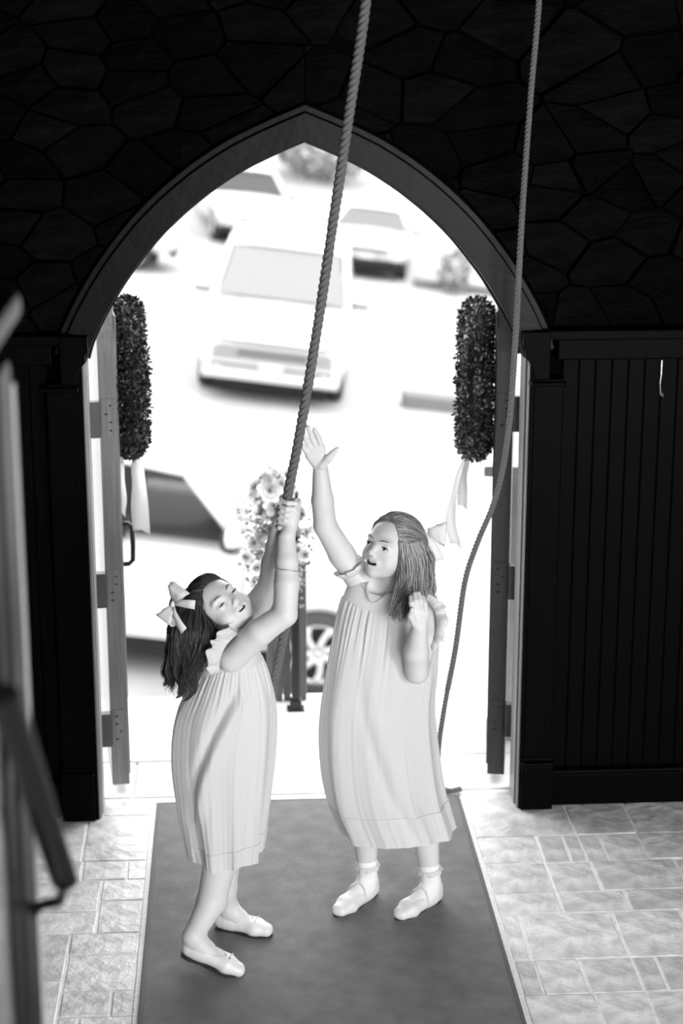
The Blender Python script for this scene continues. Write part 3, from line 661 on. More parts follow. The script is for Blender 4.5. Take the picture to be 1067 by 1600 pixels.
def put_shoe(S_lo, S_hi, heel, toe, parent, kind, ank):
    S2 = SDF(S_lo, S_hi, .0022); Q, f, r, up, L = add_foot(S2, heel, toe, ank, infl=.0045, k=.014)
    S2.cap(Q(.08, 0, .05), Q(.2, 0, .055), .022, .024, .012)                      # heel counter
    if kind == 'flat': S2.ell(Q(.40, 0, .066), (.029, .062, .036), np.stack([r, f, up], 1), .004, True); S2.ell(Q(.16, 0, .085), (.030, .04, .028), np.stack([r, f, up], 1), .004, True)
    else: S2.ell(Q(.48, 0, .066), (.027, .046, .034), np.stack([r, f, up], 1), .004, True); S2.ell(Q(.2, 0, .092), (.036, .05, .032), np.stack([r, f, up], 1), .004, True)
    # flat underside
    sh = S2.build('shoe', 'shoe', parent)
    mb = MB(); out = [(.0, 0), (.03, .020), (.14, .028), (.35, .024), (.6, .032), (.75, .034), (.9, .026), (.985, .010), (1.0, 0)]
    prof = [(a, b) for a, b in out]+[(a, -b*.95) for a, b in out[::-1][1:-1]]
    mb.add([Q(a, b, z_) for z_ in (-.0055, .002) for a, b in prof], [tuple(range(len(prof)))[::-1], tuple(range(len(prof), 2*len(prof)))]+[(i, (i+1) % len(prof), len(prof)+(i+1) % len(prof), len(prof)+i) for i in range(len(prof))])
    mb.build('sole', 'sole', sh, bevel=.0015)
    return sh, Q, f, r, up

# ------------------------------------------------------------------ GIRL A (right, raised arm)
A = tag(empty('person', tuple(G(605, 1412))), 'smiling girl in white smocked dress and ankle socks, one arm raised high', 'person')
AO = np.array(A.location)
cA = np.array([.196, -.82, 1.209]); MA = frame(None, (-.66, -.70, .27), (.31, .12, .94)); sA = 1.045
SA = SDF((-.14, -1.12, -.01), (.46, -.60, 1.62), .0026)
L = add_head(SA, cA, MA, sA, True, .0062)
PA = lambda x, y, Y: P(x, y, Y)
neck = np.array([.205, -.80, 1.06]); chest = np.array([.20, -.79, .93]); pelv = np.array([.20, -.79, .66])
SA.cap(L((0, -.02, -.03)), neck, .040, .037, .02)
SA.ell(chest+[0, 0, .02], (.095, .065, .10), None, .03); SA.ell((.20, -.79, .80), (.085, .065, .12), None, .03); SA.ell(pelv, (.10, .08, .09), None, .03)
shR = PA(560, 908, -.79); elR = PA(508, 824, -.80); wrR = PA(501, 741, -.83)
SA.cap(neck-[0, 0, .02], shR, .035, .036, .02); SA.chain([shR, PA(534, 869, -.79), elR, PA(504, 785, -.815), wrR], [.041, .0415, .036, .034, .0245], .008)
# open palm, fingers spread
HY = -.84
for b_, mid, tip, r0, r1 in (((483, 715), (475, 703), (468, 693), .0082, .0062), ((487, 706), (478, 690), (471, 677), .0084, .0064), ((494, 702), (487, 686), (481, 670), .0086, .0064), ((502, 703), (498, 688), (491, 674), .0086, .0064)):
    SA.cap(wrR+[0, 0, .01], P(*b_, HY-.003), .0155, .0125, .010)
    SA.chain([P(*b_, HY-.003), P(*mid, HY-.012), P(*tip, HY-.022)], [r0+.001, r0, r1], .001)
SA.ell(P(494, 716, HY), (.024, .012, .030), None, .008)
SA.chain([P(503, 730, HY-.005), P(513, 719, HY-.014), P(520, 711, HY-.016), P(527, 704, HY-.018)], [.0155, .0125, .0095, .0068], .005)
# other arm: upper arm down, forearm folded up in front
shL = PA(668, 958, -.80); elL = PA(651, 1052, -.93); wrL = PA(655, 984, -1.00)
SA.cap(neck-[0, 0, .02], shL, .035, .038, .02); SA.chain([shL, PA(664, 1000, -.86), elL], [.042, .040, .036], .008); SA.chain([elL, PA(650, 1022, -.965), wrL], [.037, .0385, .0255], .008)
for i, (b_, mid, tip) in enumerate((((648, 962), (643, 946), (642, 936)), ((653, 959), (649, 942), (648, 931)), ((659, 959), (656, 941), (654, 930)), ((665, 962), (663, 946), (660, 936)))):
    SA.cap(wrL, P(*b_, -1.01), .016, .0125, .009); SA.chain([P(*b_, -1.01), P(*mid, -1.02), P(*tip, -1.005)], [.0102, .0094, .0072], .001)
SA.chain([P(648, 977, -1.015), P(642, 966, -1.03), P(644, 955, -1.04)], [.0125, .0105, .0075], .004)
# legs
hl1, to1 = G(586, 1397, .0), G(523, 1436, .0); hl2, to2 = G(686, 1406, .0), G(618, 1441, .0)
for hl, to, anp, knee, hip in ((hl1, to1, (570, 1372), np.array([.115, -.83, .36]), np.array([.145, -.79, .62])), (hl2, to2, (666, 1378), np.array([.300, -.86, .36]), np.array([.255, -.80, .62]))):
    f = unit(to-hl); an = hl+f*.042+np.array([0, 0, .072]); SA.chain([hip, knee+np.array([0, .03, 0]), knee*.62+an*.38+np.array([.0, .012, 0]), an], [.062, .046, .043, .0285], .012); add_foot(SA, hl, to, an, k=.016); SA.cap(an, hl+f*.075+np.array([0, 0, .045]), .029, .025, .02)
V0 = tone_head(cA, MA, sA, True)
body = SA.build('body', 'skin', None, V0, 1); body.parent = A; body.location = -AO; bA = body
gA = empty('a_parts', (0, 0, 0)); COL.objects.unlink(gA); bpy.data.objects.remove(gA)
class Sub:  # children built in world coordinates, shifted under the person's base
    pass
def adopt(root, off):
    for o in list(root.children):
        if not o.get('_in'):
            pass
made0 = set(bpy.data.objects)
head_parts(L, MA, sA, None, look=(.25, 1, .22), smile=True)
# hair A: cap + hanging volume
HA = SDF((.0, -1.02, .94), (.44, -.62, 1.36), .004); LA = lambda p: cA+sA*(MA@np.array(p, float))
HA.ell(LA((0, -.016, .028)), np.array([.0745, .090, .0765])*sA, MA, 0)
HA.chain([LA((-.045, -.05, .03)), LA((-.058, -.055, -.03)), LA((-.055, -.05, -.09))], [.040, .038, .03], .02); HA.chain([LA((.03, -.06, .03)), LA((.04, -.055, -.03)), LA((.03, -.05, -.09))], [.04, .038, .03], .02)
HA.chain([LA((0, -.07, .0)), LA((0, -.065, -.06)), LA((0, -.06, -.11))], [.045, .04, .03], .02)
HA.ell(LA((0, .095, -.020)), np.array([.090, .098, .118])*sA, MA, .006, True)
HA.build('hair_cap', 'hairA', None)
sp = lambda x, y, i=.010: scalp(cA, MA, sA, x, y, i)
strands('hair_top', [[onskull(cA, MA, sA, (x_, .052, .082)), onskull(cA, MA, sA, (x_*.95, .010, .108)), onskull(cA, MA, sA, (x_*.8, -.045, .108)), onskull(cA, MA, sA, (x_*.5, -.085, .085)), onskull(cA, MA, sA, (x_*.2, -.108, .055))] for x_ in (-.045, -.02, .0, .02, .045)], 800, 'hairA', None, .0010, .0030, tone=(.25, 2.6), npt=12, seed=11)
strands('hair_top', [[onskull(cA, MA, sA, (.045, .052, .080)), onskull(cA, MA, sA, (.060, .015, .090)), onskull(cA, MA, sA, (.062, -.035, .09)), onskull(cA, MA, sA, (.035, -.085, .075)), onskull(cA, MA, sA, (.01, -.108, .05))], [onskull(cA, MA, sA, (.062, .035, .055)), onskull(cA, MA, sA, (.080, .0, .060)), onskull(cA, MA, sA, (.078, -.045, .06)), onskull(cA, MA, sA, (.04, -.095, .055)), onskull(cA, MA, sA, (.01, -.110, .045))], [onskull(cA, MA, sA, (.070, .020, .02)), onskull(cA, MA, sA, (.082, -.01, .02)), onskull(cA, MA, sA, (.078, -.05, .02)), onskull(cA, MA, sA, (.045, -.095, .03)), onskull(cA, MA, sA, (.01, -.112, .04))]], 500, 'hairA', None, .0010, .0030, tone=(.25, 2.6), npt=12, seed=12)
strands('hair_top', [[sp(607, 812, .006), sp(620, 805), sp(640, 808), sp(658, 822), sp(668, 842)], [sp(613, 812, .006), sp(626, 812), sp(644, 820), sp(660, 834), sp(668, 846)], [sp(618, 822, .006), sp(631, 824), sp(648, 832), sp(662, 842), sp(669, 850)],
  [sp(623, 838, .006), sp(636, 838), sp(651, 843), sp(664, 850), sp(671, 856)], [sp(625, 855, .006), sp(638, 854), sp(653, 854), sp(665, 858), sp(672, 862)]], 900, 'hairA', None, .0010, .0032, tone=(.25, 2.6), npt=12)
ybk = -.80
side = [[sp(624, 850, .008), P(627, 880, -.885), P(628, 910, -.905), P(617, 940, -.93), P(606, 966, -.94)],
  [sp(630, 850), P(634, 885, -.895), P(634, 920, -.915), P(624, 955, -.94), P(618, 980, -.945)],
  [sp(640, 850), P(644, 885, -.89), P(645, 920, -.91), P(640, 950, -.93), P(630, 978, -.94)],
  [sp(650, 850), P(656, 885, -.87), P(657, 915, -.885), P(654, 935, -.895), P(646, 955, -.905)],
  [sp(660, 850), P(666, 880, -.85), P(667, 910, -.86), P(666, 930, -.865), P(662, 944, -.865)],
  [sp(668, 850), P(673, 880, -.82), P(675, 910, -.82), P(676, 930, -.82), P(674, 944, -.82)]]
strands('hair_lengths', side, 1900, 'hairA', None, .0010, .0095, .010, tone=(.12, 3.2))
back = [[LA((x_*.55, -.075, .05)), LA((x_, -.10+.6*x_*x_*10*.1, -.0)), LA((x_*1.1, -.105, -.06)), LA((x_*1.05, -.10, -.115))] for x_ in (-.05, -.02, .01, .04, .065)]+[[LA((.068, -.02, .05)), LA((.082, -.03, -.01)), LA((.085, -.03, -.07)), LA((.08, -.02, -.12))]]
strands('hair_back', back, 700, 'hairA', None, .0014, .009, .003, tone=(.3, 1.6))
# dress A
lv = [(P(574, 917, -.86), P(620, 920, -.79), .050), (P(556, 905, -.81), P(650, 940, -.80), .060), (P(541, 922, -.80), P(675, 966, -.80), .074), (P(528, 965, -.80), P(682, 1005, -.80), .088), (P(515, 1020, -.80), P(682, 1045, -.80), .112),
      (P(501, 1100, -.80), P(677, 1105, -.80), .12), (P(497, 1165, -.80), P(682, 1175, -.80), .13), (P(505, 1240, -.80), P(692, 1240, -.80), .14), (P(529, 1298, -.80), P(708, 1298, -.80), .15)]
dressA, rowsA = dress('dress', lv, None, 'dress', 2.6, ((3, 5, 7, 10), (31, 43, 57, 71)), 4, diag=(4.5, 8.2, -1.9, -1.1, .010), dip=(-2.25, .045), amp=(.002, .026))
# collar binding
MB().tube([tuple(p) for p in rowsA[1]]+[rowsA[1][0]], .0035, 6).build('neck_binding', 'frill', None, smooth=True)
frill('sleeve_frill', shR+(elR-shR)*.16, elR-shR, (0, 0, 1), .044, .054, .022, None, 9, seed=2, amp=.004)
ruffle([P(650, 938, -.87), P(668, 944, -.86), P(679, 960, -.86), P(681, 985, -.88), P(673, 1010, -.90)], [P(654, 926, -.88), P(680, 934, -.87), P(697, 958, -.87), P(695, 992, -.90), P(681, 1022, -.92)], None)
ruffle([P(650, 938, -.75), P(668, 944, -.74), P(679, 960, -.74), P(681, 985, -.75), P(673, 1010, -.76)], [P(652, 928, -.74), P(676, 935, -.72), P(693, 956, -.71), P(692, 990, -.72), P(680, 1016, -.74)], None)
# socks and shoes
for hl, to in ((hl1, to1), (hl2, to2)):
    f = unit(to-hl); an = hl+f*.042+np.array([0, 0, .072]); kn = np.array([.115, -.83, .36]) if hl is hl1 else np.array([.300, -.86, .36]); ax = unit((kn*.62+an*.38)-an)
    S3 = SDF(np.minimum(hl, to)-.07, np.maximum(hl, to)+np.array([.07, .07, .19]), .0025); add_foot(S3, hl, to, an, infl=.0018, k=.016); S3.cap(an, hl+f*.075+np.array([0, 0, .045]), .0315, .027, .02); S3.cap(an, an+ax*.058, .0315, .0345, .01)
    so = S3.build('sock', 'sock', None)
    frill('sock_frill', an+ax*.060, -ax, (1, 0, 0), .0355, .041, .016, so, 9, seed=8, amp=.002)
    sh, Q, f_, r_, up_ = put_shoe(np.minimum(hl, to)-.08, np.maximum(hl, to)+np.array([.08, .08, .14]), hl, to, None, 'strap', an)
    st = [Q(.46, -.034, .022), Q(.44, -.031, .040), Q(.42, -.020, .060), Q(.41, 0, .067), Q(.42, .020, .061), Q(.44, .031, .042), Q(.46, .035, .024)]
    MB().tube(spline(st, 20), .0055, 8, flat=.7).build('strap', 'frill', sh, smooth=True); MB().box(Q(.43, .030, .048), (.008, .008, .008)).build('buckle', 'alloy', sh, bevel=.001)
bow('hair_bow', LA((-.02, -.105, .062)), MA@np.array([.55, .1, .55]) if False else (.75, .1, -.12), (.2, -1, .3), .074, None)
bpy.data.objects['hair_bow'].parent = None
def collect(root, before, off):
    for o in list(bpy.data.objects):
        if o in before or o is root or o.parent is not None: continue
        o.parent = root; o.location = Vector(o.location)-Vector(off)
collect(A, made0, AO)

# ------------------------------------------------------------------ GIRL B (left, pulling the rope)
B = tag(empty('person', tuple(G(335, 1490))), 'dark-haired girl in a white dress and ballet flats pulling the bell rope with both hands', 'person')
BO = np.array(B.location); made1 = set(bpy.data.objects)
cB = np.array([-.330, -1.08, 1.112]); MBt = frame(None, (.29, -.72, .62), (-.76, .22, .62)); sB = 1.0
SB = SDF((-.56, -1.36, -.01), (-.04, -.86, 1.47), .0026)
L = add_head(SB, cB, MBt, sB, False, .0022)
neck = np.array([-.345, -1.07, 1.02]); chest = np.array([-.335, -1.08, .90])
SB.cap(L((0, -.022, -.03)), neck, .040, .037, .02)
SB.ell(chest, (.072, .090, .10), None, .03); SB.ell((-.34, -1.08, .77), (.070, .085, .12), None, .03); SB.ell((-.345, -1.08, .63), (.08, .095, .09), None, .03)
s1 = P(362, 1032, -1.155); e1 = P(445, 963, -1.20); w1 = P(447, 845, -1.125)
s2 = P(372, 985, -.985); e2 = P(421, 919, -.985); w2 = P(434, 838, -1.075)
SB.cap(neck-[0, 0, .03], s1, .04, .040, .02); SB.cap(neck-[0, 0, .03], s2, .04, .040, .02)
SB.chain([s1, P(405, 991, -1.19), e1], [.042, .041, .036], .008); SB.chain([e1, P(448, 915, -1.175), P(448, 880, -1.15), w1], [.0355, .036, .033, .0265], .008)
SB.chain([s2, P(400, 950, -.985), e2], [.042, .040, .035], .008); SB.chain([e2, P(426, 885, -1.01), w2], [.0345, .034, .026], .008)
rd = unit(P(466, 690, -1.1)-GR)
grip(SB, GR+np.array([0, 0, -.008]), rd, w1+np.array([.004, 0, .012]), (.95, -.3, 0), .0245, .0076, .0176, -1.0, wrap=-1)
grip(SB, GR+np.array([0, 0, -.030]), rd, w2+np.array([0, 0, .01]), (-.95, -.15, 0), .0250, .0076, .0176, -1.3, wrap=1, thumb=False)
h1, t1 = G(283, 1490, .055), G(364, 1522, .004); h2, t2 = G(337, 1449, .004), G(388, 1458, .004)
t1 = h1+unit(t1-h1)*.205; t2 = h2+unit(t2-h2)*.195 if np.linalg.norm(t2-h2) < .15 else t2
k1 = P(343, 1366, -1.12); k2 = P(352, 1360, -1.02)
f = unit(t1-h1); an1 = h1+f*.045+np.array([-.004, 0, .070]); SB.chain([np.array([-.345, -1.11, .60]), k1+[0, 0, .03], P(331, 1410, -1.13), an1], [.065, .050, .045, .0295], .012); add_foot(SB, h1, t1, an1, k=.016); SB.cap(an1, h1+f*.08+np.array([0, 0, .045]), .029, .026, .02)
f = unit(t2-h2); an2 = h2+f*.045+np.array([0, 0, .070]); SB.chain([np.array([-.34, -1.04, .60]), k2+[0, 0, .03], k2*.5+an2*.5+np.array([-.012, .0, 0]), an2], [.065, .047, .043, .0285], .012); add_foot(SB, h2, t2, an2, k=.016); SB.cap(an2, h2+f*.08+np.array([0, 0, .045]), .029, .026, .02)
body = SB.build('body', 'skin', None, tone_head(cB, MBt, sB, False), 1)
head_parts(L, MBt, sB, None, look=(.1, 1, -.1), closed=True, smile=False)
LB = lambda p: cB+sB*(MBt@np.array(p, float))
HB = SDF((-.60, -1.32, .80), (-.20, -.86, 1.27), .004)
HB.ell(LB((0, -.016, .028)), np.array([.0745, .090, .0765])*sB, MBt, 0)
HB.chain([P(296, 955, -1.08), P(300, 990, -1.10), P(298, 1030, -1.12)], [.046, .056, .036], .03); HB.chain([P(290, 950, -1.02), P(300, 990, -1.02), P(298, 1020, -1.04)], [.05, .05, .04], .03)
HB.ell(LB((0, .095, -.020)), np.array([.092, .100, .118])*sB, MBt, .006, True)
HB.build('hair_cap', 'hairB', None)
sp = lambda x, y, i=.011: scalp(cB, MBt, sB, x, y, i)
strands('hair_top', [[onskull(cB, MBt, sB, (x_, .052, .082)), onskull(cB, MBt, sB, (x_*.95, .010, .108)), onskull(cB, MBt, sB, (x_*.8, -.045, .108)), onskull(cB, MBt, sB, (x_*.5, -.085, .085)), onskull(cB, MBt, sB, (x_*.2, -.108, .055))] for x_ in (-.045, -.02, .0, .02, .045)], 800, 'hairB', None, .0012, .0030, tone=(.4, 4), npt=12, seed=13)
strands('hair_top', [[sp(345, 905, .004), sp(330, 899), sp(306, 903), sp(290, 918), sp(280, 934)], [sp(335, 908, .006), sp(318, 905), sp(300, 912), sp(288, 925), sp(280, 938)], [sp(328, 912, .006), sp(313, 914), sp(298, 922), sp(288, 933), sp(281, 942)], [sp(318, 922, .006), sp(306, 926), sp(295, 933), sp(287, 940), sp(281, 946)],
  [sp(315, 938, .006), sp(304, 940), sp(294, 943), sp(287, 946), sp(281, 950)], [sp(316, 955, .006), sp(305, 954), sp(295, 952), sp(288, 951), sp(282, 953)]], 1000, 'hairB', None, .0012, .0030, tone=(.4, 4.0), npt=12)
lw = [[sp(282, 925), P(274, 960, -1.06), P(268, 1010, -1.06), P(262, 1050, -1.06), P(258, 1070, -1.06)],
  [sp(284, 945), P(272, 985, -1.12), P(270, 1020, -1.13), P(278, 1060, -1.13), P(272, 1093, -1.13)],
  [sp(292, 945), P(283, 985, -1.15), P(282, 1025, -1.17), P(290, 1060, -1.17), P(287, 1100, -1.17)],
  [sp(300, 945), P(296, 985, -1.17), P(296, 1020, -1.18), P(298, 1055, -1.18), P(298, 1085, -1.18)],
  [sp(308, 950), P(310, 985, -1.18), P(308, 1015, -1.19), P(303, 1045, -1.19), P(298, 1072, -1.19)],
  [sp(316, 955), P(325, 988, -1.18), P(325, 1010, -1.19), P(314, 1032, -1.19), P(306, 1050, -1.19)],
  [sp(318, 960), P(338, 990, -1.165), P(345, 1000, -1.18), P(330, 1018, -1.19), P(314, 1035, -1.19)]]
strands('hair_lengths', lw, 1800, 'hairB', None, .0013, .008, .017, tone=(.3, 2.6))
lw2 = [[sp(300, 918), P(276, 955, -1.0), P(272, 1010, -.99), P(276, 1060, -1.0)], [LB((.0, -.10, .02)), P(300, 985, -.98), P(300, 1020, -.98), P(300, 1060, -1.0)], [LB((-.06, -.06, .0)), P(330, 985, -.98), P(325, 1010, -.98), P(318, 1040, -1.0)]]
strands('hair_back', lw2, 700, 'hairB', None, .0015, .012, .008, tone=(.3, 1.6))
for n_, (pl, nn_) in enumerate((([(275, 1030), (272, 1055), (283, 1072), (281, 1088), (270, 1096)], 120), ([(287, 1035), (289, 1060), (297, 1076), (294, 1092), (283, 1101)], 140), ([(296, 1030), (300, 1055), (304, 1070), (303, 1084), (296, 1092)], 100), ([(266, 1015), (262, 1035), (259, 1052), (262, 1066), (251, 1078)], 90), ([(280, 1035), (276, 1062), (281, 1078), (275, 1090)], 80))):
    strands('hair_lock', [[P(x_, y_, -1.165+.01*n_) for x_, y_ in pl], [P(x_+6, y_-2, -1.155+.01*n_) for x_, y_ in pl]], nn_, 'hairB', None, .0012, .0018, tone=(.3, 3), seed=20+n_)
strands('hair_wisps', [[P(262, 1030, -1.06), P(255, 1045, -1.06), P(253, 1055, -1.06), P(258, 1066, -1.06), P(250, 1076, -1.06)], [P(268, 1030, -1.1), P(262, 1050, -1.1), P(264, 1064, -1.1), P(262, 1075, -1.1)], [P(316, 932, -1.165), P(319, 955, -1.175), P(324, 972, -1.175), P(336, 985, -1.17)]], 90, 'hairB', None, .0009, .004, .004, tone=(.6, 2.5))
lv = [(P(352, 990, -1.10), P(394, 984, -1.07), .050), (P(334, 1005, -1.08), P(400, 1004, -1.08), .078), (P(315, 1040, -1.08), P(410, 1030, -1.08), .100), (P(292, 1080, -1.08), P(423, 1068, -1.08), .110), (P(272, 1122, -1.08), P(430, 1112, -1.08), .125),
      (P(267, 1180, -1.08), P(428, 1175, -1.08), .14), (P(275, 1250, -1.08), P(421, 1240, -1.08), .145), (P(285, 1296, -1.08), P(414, 1292, -1.08), .145), (P(294, 1330, -1.08), P(407, 1334, -1.08), .14)]
dressB, rowsB = dress('dress', lv, None, 'dress', 2.2, ((3, 4, 6, 9), (29, 41, 53)), 9, fa=.35, diag=(2.9, 6.0, -1.40, -2.25, .022), amp=(.002, .026))
MB().tube([tuple(p) for p in rowsB[1]]+[rowsB[1][0]], .0035, 6).build('neck_binding', 'frill', None, smooth=True)
frill('neck_frill', (np.array(rowsB[1]).mean(0)), unit((.25, -.1, 1)), (1, 0, 0), .046, .060, .020, None, 16, seed=3, amp=.006)
ruffle([P(380, 988, -1.15), P(364, 1000, -1.195), P(351, 1016, -1.21), P(344, 1035, -1.21), P(343, 1054, -1.195)], [P(366, 976, -1.17), P(345, 992, -1.225), P(331, 1012, -1.24), P(325, 1038, -1.24), P(331, 1066, -1.22)], None)
frill('sleeve_frill', s2+(e2-s2)*.05, e2-s2, (0, 0, 1), .048, .072, .03, None, 9, seed=7, amp=.008)
for hl, to, an in ((h1, t1, an1), (h2, t2, an2)):
    sh, Q, f_, r_, up_ = put_shoe(np.minimum(hl, to)-.08, np.maximum(hl, to)+np.array([.08, .08, .14]), hl, to, None, 'flat', an)
    bw = MB()
    for sd in (-1, 1): bw.tube([Q(.70, 0, .042), Q(.72, sd*.010, .052), Q(.74, sd*.018, .050), Q(.72, sd*.012, .042), Q(.70, 0, .042)], .0018, 6)
    bw.tube([Q(.70, 0, .042), Q(.76, .008, .042), Q(.80, .012, .038)], .0015, 6); bw.tube([Q(.70, 0, .042), Q(.76, -.008, .042), Q(.80, -.014, .038)], .0015, 6)
    bw.build('shoe_bow', 'shoe', sh, smooth=True)
bc = P(447.5, 895, -1.162); ba = unit(P(448, 880, -1.15)-P(448, 915, -1.175)); bu = unit(np.cross(ba, [0, 1, 0])); bv = np.cross(ba, bu)
MB().tube([bc+(bu*math.cos(a)+bv*math.sin(a))*.0368+ba*.004*math.cos(a+.5) for a in np.linspace(0, 2*PI, 30)], .0012, 6, cap=False).build('bracelet', 'brass', None, smooth=True)
bow('hair_bow', P(270, 947, -1.17), (.35, -.25, .9), (-.5, -.8, .1), .060, None)
collect(B, made1, BO)

for o in (A, B): o.location.z += .006

# ================================================================== OUTSIDE
SL = -.12; ZS = lambda x: -2.1+SL*x
# porch slabs, joints visible in front of the threshold
po = struct(MB().bb(-1.3, 1.3, .06, 1.1, -.2, -.015), 'porch_floor', 'mortar')
for (y0, y1, xs) in ((.065, .40, [-1.3, -.68, .12, .80, 1.3]), (.40, .76, [-1.3, -.9, -.25, .45, 1.3]), (.76, 1.1, [-1.3, -.5, .25, .95, 1.3])):
    for a, b in zip(xs[:-1], xs[1:]):
        o = MB().bb(-(b-a)/2+.004, (b-a)/2-.004, -(y1-y0)/2+.004, (y1-y0)/2-.004, -.02, random.uniform(-.003, .001)).build('porch_slab', 'porch', po, bevel=.004, seg=1); o.location = ((a+b)/2, (y0+y1)/2, 0)
st = tag(empty('stairs', (0, 1.1, 0)), kind='structure')
for i in range(12): MB().bb(-1.3, 1.3, i*.29, (i+1)*.29+.02, -.175*(i+1)-.175-.1, -.175*(i+1)).build('step', 'porch', st, bevel=.006)
roll = Matrix.Rotation(math.atan(-SL), 3, 'Y')
gr = MB(); gr.add([(x, y, ZS(x)+d) for d in (0, -.3) for y in (4.5, 34) for x in (-16, 16)], [(0, 1, 3, 2), (4, 6, 7, 5), (0, 4, 5, 1), (2, 3, 7, 6), (0, 2, 6, 4), (1, 5, 7, 3)])
struct(gr, 'street', 'street')
gr = MB(); gr.add([(x, y, z_) for (y, z_) in ((34, 0), (60, 5.5), (60, 5.2), (34, -.3)) for x in (-16, 16)], [(0, 1, 3, 2), (2, 3, 5, 4), (4, 5, 7, 6), (6, 7, 1, 0)])
for i in (0, 1, 6, 7): pass
gr.v = [(x, y, (ZS(x)+(0 if z_ == 0 else z_)) ) for x, y, z_ in gr.v]; struct(gr, 'rising_bank', 'street')

# vehicle kit: x forward, y left, z up, origin on ground under the centre
def wheel(root, x, y, r, w_, side, scroll=False):
    e = MB(); prof = [(-.5, .70), (-.5, .92), (-.38, .99), (0, 1.0), (.38, .99), (.5, .92), (.5, .70)]; n = 36
    e.grid([[(x+r*q*math.cos(2*PI*k_/n), y+w_*p, r+r*q*math.sin(2*PI*k_/n)) for k_ in range(n)] for p, q in prof]); wh = e.build('wheel', 'tyre', root, smooth=True)
    yo = y+side*w_*.42
    hb = MB(); hb.grid([[(x+r*q*math.cos(2*PI*k_/n), yo+side*dy, r+r*q*math.sin(2*PI*k_/n)) for k_ in range(n)] for q, dy in ((.72, -.02), (.70, .01), (.64, .012), (.62, -.015))]); hb.tube([(x, yo-side*.03, r), (x, yo+side*.012, r)], r*.15, 20)
    for j in range(7):
        a = 2*PI*j/7+.2; ca, sa = math.cos(a), math.sin(a); hb.tube([(x+ca*r*t+(-sa)*r*.10*math.sin(t*4), yo+side*.004, r+sa*r*t+ca*r*.10*math.sin(t*4)) for t in (.1, .25, .4, .55, .67)], [r*.10, r*.075, r*.07, r*.085, r*.12], 8, nrm=(0, 1, 0), flat=.4)
    hb.build('alloy_rim', 'alloy', wh, smooth=True)
    MB().tube([(x, yo-side*.07, r), (x, yo-side*.05, r)], r*.7, 30).build('brake_disc', 'trimdark', wh)
    return wh
def lerp_prof(pr, x):
    for i in range(len(pr)-1):
        if pr[i][0] <= x <= pr[i+1][0]:
            t = (x-pr[i][0])/(pr[i+1][0]-pr[i][0]+1e-9); t = t*t*(3-2*t) if False else t; return pr[i][1]*(1-t)+pr[i+1][1]*t
    return pr[-1][1] if x > pr[-1][0] else pr[0][1]
